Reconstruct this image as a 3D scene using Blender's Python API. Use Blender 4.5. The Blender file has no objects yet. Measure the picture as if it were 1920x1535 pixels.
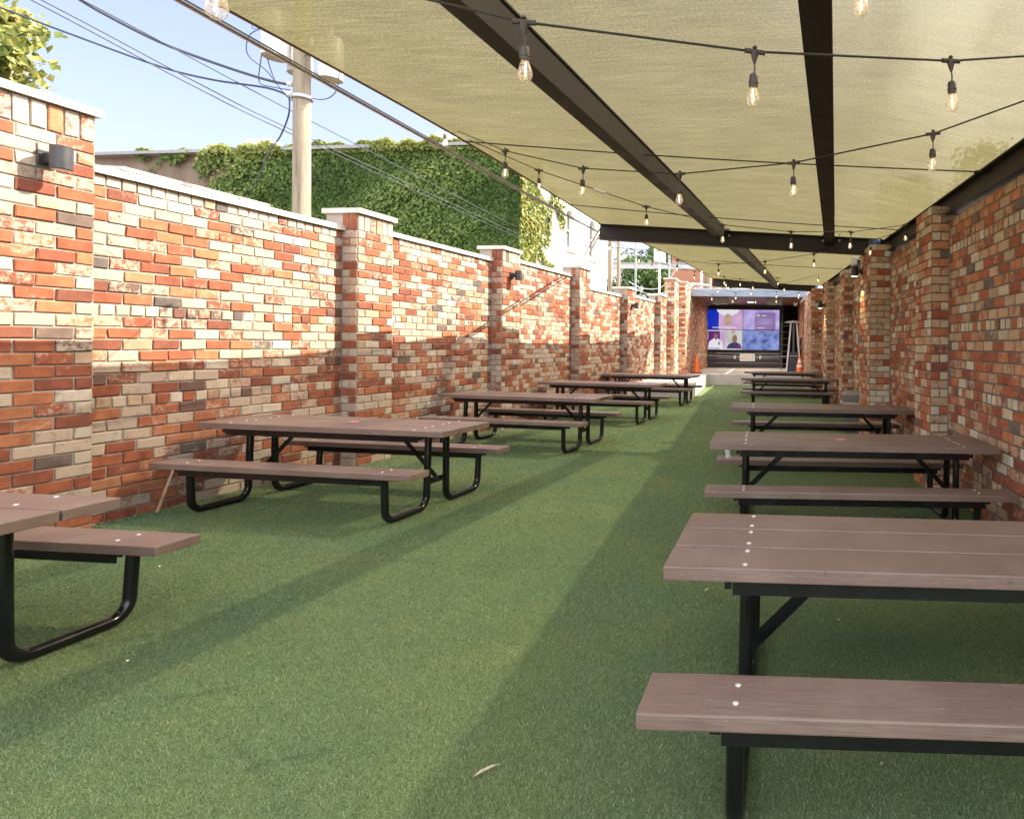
import bpy, bmesh, math, random
import numpy as np
from mathutils import Matrix, Vector
random.seed(7)
RNG = np.random.default_rng(11)
SC = bpy.context.scene
COL = SC.collection
R = math.radians

# ------------------------------------------------------------------ camera
cam_d = bpy.data.cameras.new('camera')
cam = bpy.data.objects.new('camera', cam_d)
COL.objects.link(cam)
cam_d.sensor_width = 36.0
cam_d.lens = 21.084
cam_d.shift_x = -0.2537
cam_d.shift_y = -0.0623
cam_d.clip_start = 0.05
cam_d.clip_end = 2000
cam.matrix_world = Matrix.Translation((0, 0, 1.586)) @ Matrix.Rotation(math.pi / 2, 4, 'X') @ Matrix.Rotation(0.009, 4, 'Z')
SC.camera = cam

# ------------------------------------------------------------------ sky, sun, exposure
SUN = Vector((1.0, 0.46, 1.0)).normalized()
W = bpy.data.worlds.new('World')
SC.world = W
W.use_nodes = True
wn = W.node_tree
for n in list(wn.nodes):
    wn.nodes.remove(n)
w_out = wn.nodes.new('ShaderNodeOutputWorld')
w_bg = wn.nodes.new('ShaderNodeBackground')
w_sky = wn.nodes.new('ShaderNodeTexSky')
w_sky.sky_type = 'NISHITA'
w_sky.sun_disc = False
w_sky.sun_elevation = math.asin(SUN.z)
w_sky.sun_rotation = math.atan2(SUN.x, SUN.y)
w_sky.air_density = 1.0
w_sky.dust_density = 4.0
w_sky.ozone_density = 1.0
w_bg.inputs['Strength'].default_value = 0.15
w_mix = wn.nodes.new('ShaderNodeMix')          # a light summer haze takes some colour out of the blue
w_mix.data_type = 'RGBA'
w_mix.blend_type = 'MULTIPLY'
w_mix.inputs[0].default_value = 1.0
w_mix.inputs[7].default_value = (0.67, 0.575, 0.63, 1)
wn.links.new(w_sky.outputs[0], w_mix.inputs[6])
# bright clouds over the right half of the sky; unseen ones behind the viewer added for fill light; the left stays clear
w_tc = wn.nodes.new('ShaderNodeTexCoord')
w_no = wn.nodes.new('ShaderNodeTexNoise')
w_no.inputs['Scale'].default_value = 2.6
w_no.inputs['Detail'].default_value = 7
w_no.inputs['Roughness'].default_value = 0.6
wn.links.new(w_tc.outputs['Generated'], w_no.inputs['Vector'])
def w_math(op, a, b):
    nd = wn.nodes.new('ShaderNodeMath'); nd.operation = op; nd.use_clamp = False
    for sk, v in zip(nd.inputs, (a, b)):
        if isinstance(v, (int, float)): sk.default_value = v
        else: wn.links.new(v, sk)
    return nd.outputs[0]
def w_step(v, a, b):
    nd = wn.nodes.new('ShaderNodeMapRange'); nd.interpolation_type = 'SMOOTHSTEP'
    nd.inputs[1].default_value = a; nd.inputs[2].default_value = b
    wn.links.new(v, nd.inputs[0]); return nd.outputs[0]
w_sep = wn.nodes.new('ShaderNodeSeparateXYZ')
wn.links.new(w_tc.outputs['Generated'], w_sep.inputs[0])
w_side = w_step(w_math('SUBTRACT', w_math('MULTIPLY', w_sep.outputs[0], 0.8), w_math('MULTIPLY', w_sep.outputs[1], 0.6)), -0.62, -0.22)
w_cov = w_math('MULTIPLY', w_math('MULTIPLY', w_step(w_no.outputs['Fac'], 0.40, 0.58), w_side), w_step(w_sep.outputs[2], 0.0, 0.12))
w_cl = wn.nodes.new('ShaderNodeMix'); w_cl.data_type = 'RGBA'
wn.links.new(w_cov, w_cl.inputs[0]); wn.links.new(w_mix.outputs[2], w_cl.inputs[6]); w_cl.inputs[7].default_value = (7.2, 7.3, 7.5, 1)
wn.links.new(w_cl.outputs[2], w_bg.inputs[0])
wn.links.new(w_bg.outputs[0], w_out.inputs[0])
sun_d = bpy.data.lights.new('sun', 'SUN')
sun_d.energy = 3.5
sun_d.angle = R(0.5)
sun_d.color = (1.0, 0.90, 0.72)
sun = bpy.data.objects.new('sun', sun_d)
COL.objects.link(sun)
sun.rotation_euler = (-SUN).to_track_quat('-Z', 'Y').to_euler()
SC.view_settings.view_transform = 'Standard'
SC.view_settings.look = 'None'
SC.view_settings.exposure = 2.2
SC.view_settings.gamma = 1.0
SC.cycles.max_bounces = 8
SC.cycles.transparent_max_bounces = 12
SC.cycles.caustics_reflective = False
SC.cycles.caustics_refractive = False

SLOPE = 0.012            # the courtyard floor falls gently to the right
def gz(x):
    return -SLOPE * x

# ------------------------------------------------------------------ materials
class NT:
    def __init__(s, name):
        s.m = bpy.data.materials.new(name)
        s.m.use_nodes = True
        s.t = s.m.node_tree
        for n in list(s.t.nodes):
            s.t.nodes.remove(n)
        s.out = s.n('ShaderNodeOutputMaterial')
    def n(s, typ, **kw):
        nd = s.t.nodes.new(typ)
        for k, v in kw.items():
            setattr(nd, k, v)
        return nd
    def l(s, a, b):
        s.t.links.new(a, b)
    def val(s, sock, v):
        if hasattr(v, 'is_output') or isinstance(v, bpy.types.NodeSocket):
            s.l(v, sock)
        else:
            if isinstance(v, (tuple, list)) and len(v) == 3 and sock.type == 'RGBA':
                v = (*v, 1.0)
            sock.default_value = v
    def coord(s, kind='Object', scale=(1, 1, 1), loc=None):
        tc = s.n('ShaderNodeTexCoord')
        mp = s.n('ShaderNodeMapping')
        mp.inputs['Scale'].default_value = scale
        s.l(tc.outputs[kind], mp.inputs['Vector'])
        if loc is not None:
            s.l(loc, mp.inputs['Location'])
        return mp.outputs[0]
    def noise(s, vec, scale, detail=4, rough=0.55, out='Fac', dist=0.0):
        nd = s.n('ShaderNodeTexNoise')
        nd.inputs['Scale'].default_value = scale
        nd.inputs['Detail'].default_value = detail
        nd.inputs['Roughness'].default_value = rough
        nd.inputs['Distortion'].default_value = dist
        s.l(vec, nd.inputs['Vector'])
        return nd.outputs[out]
    def ramp(s, fac, stops, interp='LINEAR'):
        nd = s.n('ShaderNodeValToRGB')
        cr = nd.color_ramp
        cr.interpolation = interp
        while len(cr.elements) < len(stops):
            cr.elements.new(0.5)
        for e, (p, c) in zip(cr.elements, stops):
            e.position = p
            e.color = (*c, 1) if len(c) == 3 else c
        s.l(fac, nd.inputs[0])
        return nd.outputs[0]
    def fr(s, fac, a, b, va=0.0, vb=1.0):
        nd = s.n('ShaderNodeMapRange')
        for i, v in zip((1, 2, 3, 4), (a, b, va, vb)):
            nd.inputs[i].default_value = v
        s.l(fac, nd.inputs[0])
        return nd.outputs[0]
    def math(s, op, a, b=0.0):
        nd = s.n('ShaderNodeMath', operation=op)
        s.val(nd.inputs[0], a)
        s.val(nd.inputs[1], b)
        return nd.outputs[0]
    def mix(s, fac, a, b, blend='MIX'):
        nd = s.n('ShaderNodeMix', data_type='RGBA', blend_type=blend)
        s.val(nd.inputs[0], fac)
        s.val(nd.inputs[6], a)
        s.val(nd.inputs[7], b)
        return nd.outputs[2]
    def attr(s, name, out='Fac'):
        nd = s.n('ShaderNodeAttribute', attribute_name=name)
        return nd.outputs[out]
    def rnd(s):
        return s.n('ShaderNodeObjectInfo').outputs['Random']
    def bump(s, h, strength=0.3, dist=0.01):
        nd = s.n('ShaderNodeBump')
        nd.inputs['Strength'].default_value = strength
        nd.inputs['Distance'].default_value = dist
        s.l(h, nd.inputs['Height'])
        return nd.outputs[0]
    def bsdf(s, color, rough=0.6, metal=0.0, normal=None, spec=None, emit=None, estr=0.0):
        p = s.n('ShaderNodeBsdfPrincipled')
        s.val(p.inputs['Base Color'], color)
        s.val(p.inputs['Roughness'], rough)
        s.val(p.inputs['Metallic'], metal)
        if spec is not None:
            p.inputs['Specular IOR Level'].default_value = spec
        if normal is not None:
            s.l(normal, p.inputs['Normal'])
        if emit is not None:
            s.val(p.inputs['Emission Color'], emit)
            p.inputs['Emission Strength'].default_value = estr
        return p.outputs[0]
    def done(s, sh):
        s.l(sh, s.out.inputs[0])
        return s.m

def simple(name, color, rough=0.6, metal=0.0, var=0.15, scale=8.0, bump=0.0, spec=None):
    t = NT(name)
    v = t.coord()
    n = t.noise(v, scale, 5)
    f = t.fr(n, 0.3, 0.7, 1 - var, 1 + var)
    c = t.mix(1.0, color, f, 'MULTIPLY')
    nb = t.bump(t.noise(v, scale * 6, 4), bump, 0.01) if bump else None
    rr = t.fr(n, 0.3, 0.7, max(0.05, rough - 0.08), min(1, rough + 0.08))
    return t.done(t.bsdf(c, rr, metal, nb, spec))

def m_brick(name, stops, smear, creamy=(0.43, 0.355, 0.275)):
    t = NT(name)
    rnd = t.attr('rnd')
    rnd2 = t.attr('rnd2')
    off = t.n('ShaderNodeCombineXYZ')
    t.l(t.math('MULTIPLY', rnd, 37.0), off.inputs[0])
    t.l(t.math('MULTIPLY', rnd2, 53.0), off.inputs[1])
    v = t.coord('Object', (1, 1, 1), off.outputs[0])
    base = t.ramp(rnd, stops)
    n1 = t.noise(v, 30, 6, 0.62)
    n2 = t.noise(v, 9, 4, 0.6)
    n3 = t.noise(v, 130, 3, 0.6)
    base = t.mix(1.0, base, t.fr(n2, 0.25, 0.75, 0.72, 1.3), 'MULTIPLY')
    base = t.mix(1.0, base, t.fr(n3, 0.3, 0.7, 0.84, 1.14), 'MULTIPLY')
    # old lime left on the reclaimed bricks, in patches
    n4 = t.noise(v, 75, 4, 0.65)
    k = t.math('ADD', t.math('ADD', t.math('MULTIPLY', n1, 0.42), t.math('MULTIPLY', n2, 0.34)), t.math('MULTIPLY', n4, 0.24))
    k = t.math('ADD', k, t.math('MULTIPLY', t.math('SUBTRACT', rnd2, 0.5), smear))
    lime = t.fr(k, 0.505, 0.60)
    lime = t.math('MULTIPLY', lime, 0.82)
    col = t.mix(lime, base, t.mix(n3, creamy, tuple(x * 0.84 for x in creamy)))
    soot = t.math('MULTIPLY', t.fr(t.noise(v, 16, 5, 0.65, dist=0.6), 0.60, 0.74), 0.55)
    col = t.mix(soot, col, (0.10, 0.085, 0.075))
    h = t.math('ADD', t.math('MULTIPLY', n1, 0.7), t.math('MULTIPLY', n3, 0.3))
    nb = t.bump(h, 0.6, 0.006)
    return t.done(t.bsdf(col, 0.9, 0, nb, 0.25))

STOPS = [(0.0, (0.095, 0.083, 0.076)), (0.06, (0.12, 0.086, 0.07)), (0.12, (0.155, 0.056, 0.036)), (0.34, (0.225, 0.068, 0.036)),
         (0.52, (0.285, 0.092, 0.044)), (0.66, (0.325, 0.135, 0.065)), (0.72, (0.35, 0.22, 0.14)), (0.82, (0.40, 0.31, 0.22)), (1.0, (0.45, 0.38, 0.31))]
STOPS_R = [(p, tuple(min(0.62, q * 1.62) for q in c)) for p, c in STOPS]  # same tones lifted to stand in for bounce light on the shaded brickwork
M_BRICK_L = m_brick('reclaimed_brick', STOPS, 0.43)
M_BRICK_R = m_brick('reclaimed_brick_red_lifted', STOPS_R, 0.26, (0.56, 0.44, 0.29))

def m_mortar():
    t = NT('mortar')
    v = t.coord()
    c = t.ramp(t.noise(v, 3, 5), [(0.3, (0.25, 0.22, 0.19)), (0.7, (0.36, 0.315, 0.27))])
    return t.done(t.bsdf(c, 0.95, 0, t.bump(t.noise(v, 120, 3), 0.5, 0.004), 0.2))
M_MORTAR = m_mortar()
M_MORTAR_R = simple('dark_mortar', (0.16, 0.14, 0.118), 0.95, 0, 0.2, 4, 0.4)
M_CAULK = simple('grey_caulk', (0.20, 0.20, 0.21), 0.8)
M_LIME = simple('limestone_cap', (0.52, 0.47, 0.40), 0.85, var=0.22, scale=5, bump=0.25)

def m_turf_base():
    t = NT('turf_backing')
    v = t.coord()
    a = t.noise(v, 230, 3, 0.7)
    b = t.noise(v, 1.2, 4, 0.6)
    c = t.ramp(a, [(0.30, (0.060, 0.085, 0.040)), (0.52, (0.15, 0.205, 0.085)), (0.72, (0.27, 0.32, 0.15))])
    c = t.mix(1.0, c, t.ramp(b, [(0.3, (0.80, 0.92, 0.95)), (0.7, (1.16, 1.08, 0.95))]), 'MULTIPLY')
    return t.done(t.bsdf(c, 0.85, 0, t.bump(a, 0.9, 0.012), 0.2))
M_TURF = m_turf_base()
def m_blade():
    t = NT('turf_blade')
    r = t.attr('rnd')
    v = t.coord()
    b = t.noise(v, 1.2, 4, 0.6)
    c = t.ramp(r, [(0.0, (0.072, 0.118, 0.058)), (0.40, (0.155, 0.230, 0.110)), (0.75, (0.25, 0.335, 0.175)), (0.93, (0.32, 0.39, 0.22)), (1.0, (0.37, 0.36, 0.23))])
    c = t.mix(1.0, c, t.ramp(b, [(0.3, (0.80, 0.95, 0.98)), (0.7, (1.18, 1.06, 0.92))]), 'MULTIPLY')
    d = t.bsdf(c, 0.55, 0, None, 0.35)
    tr = t.n('ShaderNodeBsdfTranslucent')
    t.l(c, tr.inputs[0])
    mx = t.n('ShaderNodeMixShader')
    mx.inputs[0].default_value = 0.3
    t.l(d, mx.inputs[1]); t.l(tr.outputs[0], mx.inputs[2])
    return t.done(mx.outputs[0])
M_BLADE = m_blade()

def m_plank():
    t = NT('brown_recycled_plank')
    off = t.n('ShaderNodeCombineXYZ')
    t.l(t.math('MULTIPLY', t.rnd(), 31.0), off.inputs[0])
    v = t.coord('Object', (2.2, 46, 46), off.outputs[0])
    g = t.noise(v, 3.2, 6, 0.62, dist=0.5)
    v2 = t.coord('Object', (1, 1, 1), off.outputs[0])
    w = t.noise(v2, 2.4, 5, 0.6)
    c = t.ramp(g, [(0.28, (0.132, 0.086, 0.068)), (0.55, (0.172, 0.116, 0.094)), (0.78, (0.210, 0.147, 0.122))])
    c = t.mix(t.math('MULTIPLY', t.fr(w, 0.45, 0.72), 0.35), c, (0.30, 0.235, 0.195))
    # pale rub marks, scratches and a few drip spots
    sc = t.noise(t.coord('Object', (1.6, 9, 9), off.outputs[0]), 9, 3, 0.7, dist=1.5)
    c = t.mix(t.math('MULTIPLY', t.fr(sc, 0.66, 0.70), 0.28), c, (0.42, 0.35, 0.30))
    dr = t.noise(v2, 26, 2, 0.5)
    c = t.mix(t.math('MULTIPLY', t.fr(dr, 0.70, 0.74), 0.5), c, (0.075, 0.045, 0.035))
    rough = t.fr(g, 0.3, 0.7, 0.34, 0.52)
    return t.done(t.bsdf(c, rough, 0, t.bump(g, 0.28, 0.004), 0.5))
M_PLANK = m_plank()
M_BLACK = simple('black_powder_coat', (0.006, 0.006, 0.007), 0.22, 0, 0.2, 6, spec=0.5)
M_BOLT = simple('zinc_bolt', (0.75, 0.73, 0.70), 0.35, 0.6)
M_PINK = simple('pink_sticker', (0.75, 0.25, 0.32), 0.5)

def m_steel():
    t = NT('dark_primed_steel')
    v = t.coord()
    n = t.noise(v, 4, 6, 0.65)
    m = t.noise(v, 45, 4, 0.7)
    c = t.ramp(n, [(0.3, (0.016, 0.013, 0.012)), (0.62, (0.030, 0.024, 0.022)), (0.8, (0.055, 0.032, 0.024))])
    c = t.mix(t.fr(m, 0.68, 0.76), c, (0.12, 0.10, 0.085))
    return t.done(t.bsdf(c, t.fr(n, 0.3, 0.7, 0.42, 0.65), 0.0, t.bump(m, 0.1, 0.003), 0.35))
M_STEEL = m_steel()
M_BLUESTEEL = simple('grey_blue_steel', (0.21, 0.25, 0.31), 0.45, 0, 0.12, 3)
M_GALV = simple('galvanised_steel', (0.40, 0.41, 0.42), 0.4, 0.5, 0.15, 12)
M_BLUEWRAP = simple('blue_wrap', (0.06, 0.12, 0.32), 0.25, 0, 0.2, 20)

def m_sail():
    t = NT('tan_shade_cloth')
    uv = t.n('ShaderNodeUVMap').outputs[0]
    mp = t.n('ShaderNodeMapping'); mp.inputs['Scale'].default_value = (14, 240, 1); t.l(uv, mp.inputs[0])
    mq = t.n('ShaderNodeMapping'); mq.inputs['Scale'].default_value = (330, 300, 1); t.l(uv, mq.inputs[0])
    ms = t.n('ShaderNodeMapping'); ms.inputs['Scale'].default_value = (5, 16, 1); t.l(uv, ms.inputs[0])
    a = t.noise(mp.outputs[0], 1.0, 3, 0.6)
    b = t.noise(mq.outputs[0], 1.0, 2, 0.6)
    s = t.noise(ms.outputs[0], 1.0, 5, 0.65)
    f = t.math('ADD', t.math('ADD', t.math('MULTIPLY', a, 0.30), t.math('MULTIPLY', b, 0.52)), t.math('MULTIPLY', s, 0.18))
    col = t.ramp(f, [(0.34, (0.070, 0.061, 0.026)), (0.5, (0.122, 0.110, 0.053)), (0.66, (0.195, 0.178, 0.094))])
    d = t.n('ShaderNodeBsdfDiffuse'); t.l(col, d.inputs[0])
    tr = t.n('ShaderNodeBsdfTranslucent'); t.l(col, tr.inputs[0])
    tp = t.n('ShaderNodeBsdfTransparent'); tp.inputs[0].default_value = (1, 0.96, 0.84, 1)
    m1 = t.n('ShaderNodeMixShader'); m1.inputs[0].default_value = 0.50
    t.l(d.outputs[0], m1.inputs[1]); t.l(tr.outputs[0], m1.inputs[2])
    m2 = t.n('ShaderNodeMixShader')
    # a knitted mesh: the gaps close up as it is seen more edge-on
    lw = t.n('ShaderNodeLayerWeight'); lw.inputs[0].default_value = 0.5
    fc = t.math('SUBTRACT', 1.0, lw.outputs['Facing'])
    op = t.math('MULTIPLY', t.math('MULTIPLY', fc, fc), t.fr(f, 0.35, 0.65, 0.38, 0.24))
    t.l(op, m2.inputs[0])
    t.l(m1.outputs[0], m2.inputs[1]); t.l(tp.outputs[0], m2.inputs[2])
    return t.done(m2.outputs[0])
M_SAIL = m_sail()
M_HEM = simple('brown_hem_webbing', (0.13, 0.07, 0.035), 0.8)
M_CORD = simple('black_rubber_cord', (0.020, 0.016, 0.013), 0.5)
M_SOCKET = simple('dark_lamp_socket', (0.055, 0.042, 0.034), 0.5, bump=0.1)
def m_glass():
    t = NT('clear_bulb_glass')
    tp = t.n('ShaderNodeBsdfTransparent'); tp.inputs[0].default_value = (0.98, 0.95, 0.88, 1)
    g = t.n('ShaderNodeBsdfGlossy'); g.inputs['Roughness'].default_value = 0.05
    d = t.n('ShaderNodeBsdfTranslucent'); d.inputs[0].default_value = (0.95, 0.88, 0.74, 1)
    lw = t.n('ShaderNodeLayerWeight'); lw.inputs[0].default_value = 0.35
    m0 = t.n('ShaderNodeMixShader'); m0.inputs[0].default_value = 0.22
    t.l(tp.outputs[0], m0.inputs[1]); t.l(d.outputs[0], m0.inputs[2])
    m = t.n('ShaderNodeMixShader'); t.l(t.fr(lw.outputs['Facing'], 0.0, 1.0, 0.04, 0.55), m.inputs[0])
    t.l(m0.outputs[0], m.inputs[1]); t.l(g.outputs[0], m.inputs[2])
    return t.done(m.outputs[0])
M_GLASS = m_glass()
def emis(name, c, s):
    t = NT(name)
    e = t.n('ShaderNodeEmission'); e.inputs[0].default_value = (*c, 1); e.inputs[1].default_value = s
    return t.done(e.outputs[0])
M_FIL = emis('lit_filament', (1.0, 0.70, 0.36), 4.0)
M_LAMPLIT = emis('lit_lamp_lens', (1.0, 0.86, 0.62), 2.5)
M_CONC = simple('pale_concrete', (0.52, 0.48, 0.42), 0.85, 0, 0.16, 3, 0.3)
M_CHAR = simple('charcoal_boards', (0.038, 0.037, 0.042), 0.6, 0, 0.25, 4)
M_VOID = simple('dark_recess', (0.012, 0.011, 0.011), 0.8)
def m_soffit():
    t = NT('stained_wood_soffit')
    v = t.coord('Object', (8, 0.6, 1))
    g = t.noise(v, 2.0, 5, 0.6)
    c = t.ramp(g, [(0.3, (0.12, 0.055, 0.030)), (0.7, (0.30, 0.15, 0.085))])
    return t.done(t.bsdf(c, 0.5))
M_SOFFIT = m_soffit()
M_WHITE = simple('white_paint', (0.80, 0.79, 0.76), 0.5, 0, 0.05)
M_PLASTER = simple('white_render', (0.80, 0.76, 0.68), 0.85, 0, 0.10, 2.0, 0.2)
def m_stucco():
    t = NT('brown_stucco')
    v = t.coord('Object', (1, 1, 0.35))
    n = t.noise(v, 1.2, 6, 0.65)
    c = t.ramp(n, [(0.3, (0.13, 0.095, 0.068)), (0.7, (0.24, 0.185, 0.14))])
    return t.done(t.bsdf(c, 0.9, 0, t.bump(t.noise(v, 40, 4), 0.3, 0.01), 0.2))
M_STUCCO = m_stucco()
def m_leaf(name, stops, tl=0.35):
    t = NT(name)
    c = t.ramp(t.attr('rnd'), stops)
    d = t.bsdf(c, 0.5, 0, None, 0.35)
    tr = t.n('ShaderNodeBsdfTranslucent'); t.l(c, tr.inputs[0])
    mx = t.n('ShaderNodeMixShader'); mx.inputs[0].default_value = tl
    t.l(d, mx.inputs[1]); t.l(tr.outputs[0], mx.inputs[2])
    return t.done(mx.outputs[0])
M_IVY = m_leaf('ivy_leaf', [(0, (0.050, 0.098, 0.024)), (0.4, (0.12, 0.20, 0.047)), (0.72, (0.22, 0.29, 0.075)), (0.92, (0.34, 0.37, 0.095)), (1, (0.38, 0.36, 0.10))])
M_IVYLT = m_leaf('yellow_suntone_ivy_leaf', [(0, (0.09, 0.14, 0.035)), (0.5, (0.23, 0.26, 0.06)), (0.85, (0.38, 0.35, 0.10)), (1, (0.34, 0.17, 0.08))])  # yellow leaf tones, brightened to paint sun onto the corner ivy
M_TREE = m_leaf('tree_leaf', [(0, (0.030, 0.075, 0.020)), (0.5, (0.070, 0.140, 0.035)), (1, (0.16, 0.22, 0.06))])
M_BARK = simple('bark', (0.14, 0.10, 0.07), 0.9, 0, 0.3, 10, 0.5)
def m_pole():
    t = NT('weathered_pole_wood')
    v = t.coord('Object', (14, 14, 0.7))
    g = t.noise(v, 1.6, 6, 0.65)
    c = t.ramp(g, [(0.3, (0.15, 0.12, 0.085)), (0.5, (0.28, 0.235, 0.17)), (0.75, (0.36, 0.31, 0.23))])
    return t.done(t.bsdf(c, 0.85, 0, t.bump(g, 0.4, 0.01), 0.2))
M_POLE = m_pole()
M_CANS = simple('pale_grey_transformer_paint', (0.66, 0.67, 0.65), 0.4, 0, 0.06)
M_CANB = simple('transformer_underside', (0.42, 0.36, 0.27), 0.7, 0, 0.15)
M_WIRE = simple('weathered_cable', (0.035, 0.04, 0.055), 0.45)
M_BRIGHTCABLE = simple('steel_rope', (0.42, 0.42, 0.43), 0.3, 0.7)
def m_winglass():
    t = NT('window_glass')
    return t.done(t.bsdf((0.10, 0.14, 0.13), 0.08, 0.0, None, 0.8))
M_WIN = m_winglass()
M_WINDARK = simple('dark_window_mesh', (0.06, 0.065, 0.075), 0.4)
M_ORANGE = simple('cone_orange', (0.85, 0.16, 0.02), 0.45, 0, 0.08)
M_REFL = simple('cone_white_band', (0.80, 0.76, 0.72), 0.3)
M_RUBBER = simple('black_rubber', (0.02, 0.02, 0.02), 0.7)
M_LIDGREY = simple('grey_lid_plastic', (0.145, 0.145, 0.14), 0.5, 0, 0.1)
M_CANGREY = simple('slate_can_plastic', (0.13, 0.14, 0.16), 0.55, 0, 0.1)
def m_bag():
    t = NT('clear_bin_bag')
    d = t.bsdf((0.78, 0.80, 0.84), 0.25)
    tp = t.n('ShaderNodeBsdfTransparent')
    m = t.n('ShaderNodeMixShader'); m.inputs[0].default_value = 0.45
    t.l(d, m.inputs[1]); t.l(tp.outputs[0], m.inputs[2])
    return t.done(m.outputs[0])
M_BAG = m_bag()
M_STAKE = simple('bare_wood_stake', (0.42, 0.27, 0.15), 0.7, 0, 0.25, 20)
M_DRYLEAF = simple('dry_leaf', (0.36, 0.30, 0.22), 0.7, 0, 0.25, 40)
M_PAPER = simple('white_paper', (0.75, 0.72, 0.68), 0.7)
M_ASPHALT = simple('outer_ground_asphalt', (0.16, 0.15, 0.14), 0.95, 0, 0.2, 2, 0.3)
M_REDTXT = simple('red_sign_ink', (0.42, 0.05, 0.05), 0.6)
M_BLUETXT = simple('dark_blue_sign_ink', (0.07, 0.08, 0.17), 0.6)
M_SPEAK = simple('grey_speaker_cloth', (0.30, 0.33, 0.36), 0.7)

# ------------------------------------------------------------------ object helpers
def tag(o, label=None, cat=None, group=None, kind=None):
    if label: o['label'] = label
    if cat: o['category'] = cat
    if group: o['group'] = group
    if kind: o['kind'] = kind
    return o
def empty(name, loc=(0, 0, 0), rot=(0, 0, 0), **kw):
    o = bpy.data.objects.new(name, None)
    COL.objects.link(o)
    o.location = loc
    o.rotation_euler = rot
    return tag(o, **kw)
def link(name, me, parent=None):
    o = bpy.data.objects.new(name, me)
    COL.objects.link(o)
    if parent is not None:
        o.parent = parent
    return o
def copy_tree(o, parent=None):
    c = o.copy()
    COL.objects.link(c)
    if parent is not None:
        c.parent = parent
    for ch in list(o.children):
        copy_tree(ch, c)
    return c

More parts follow.
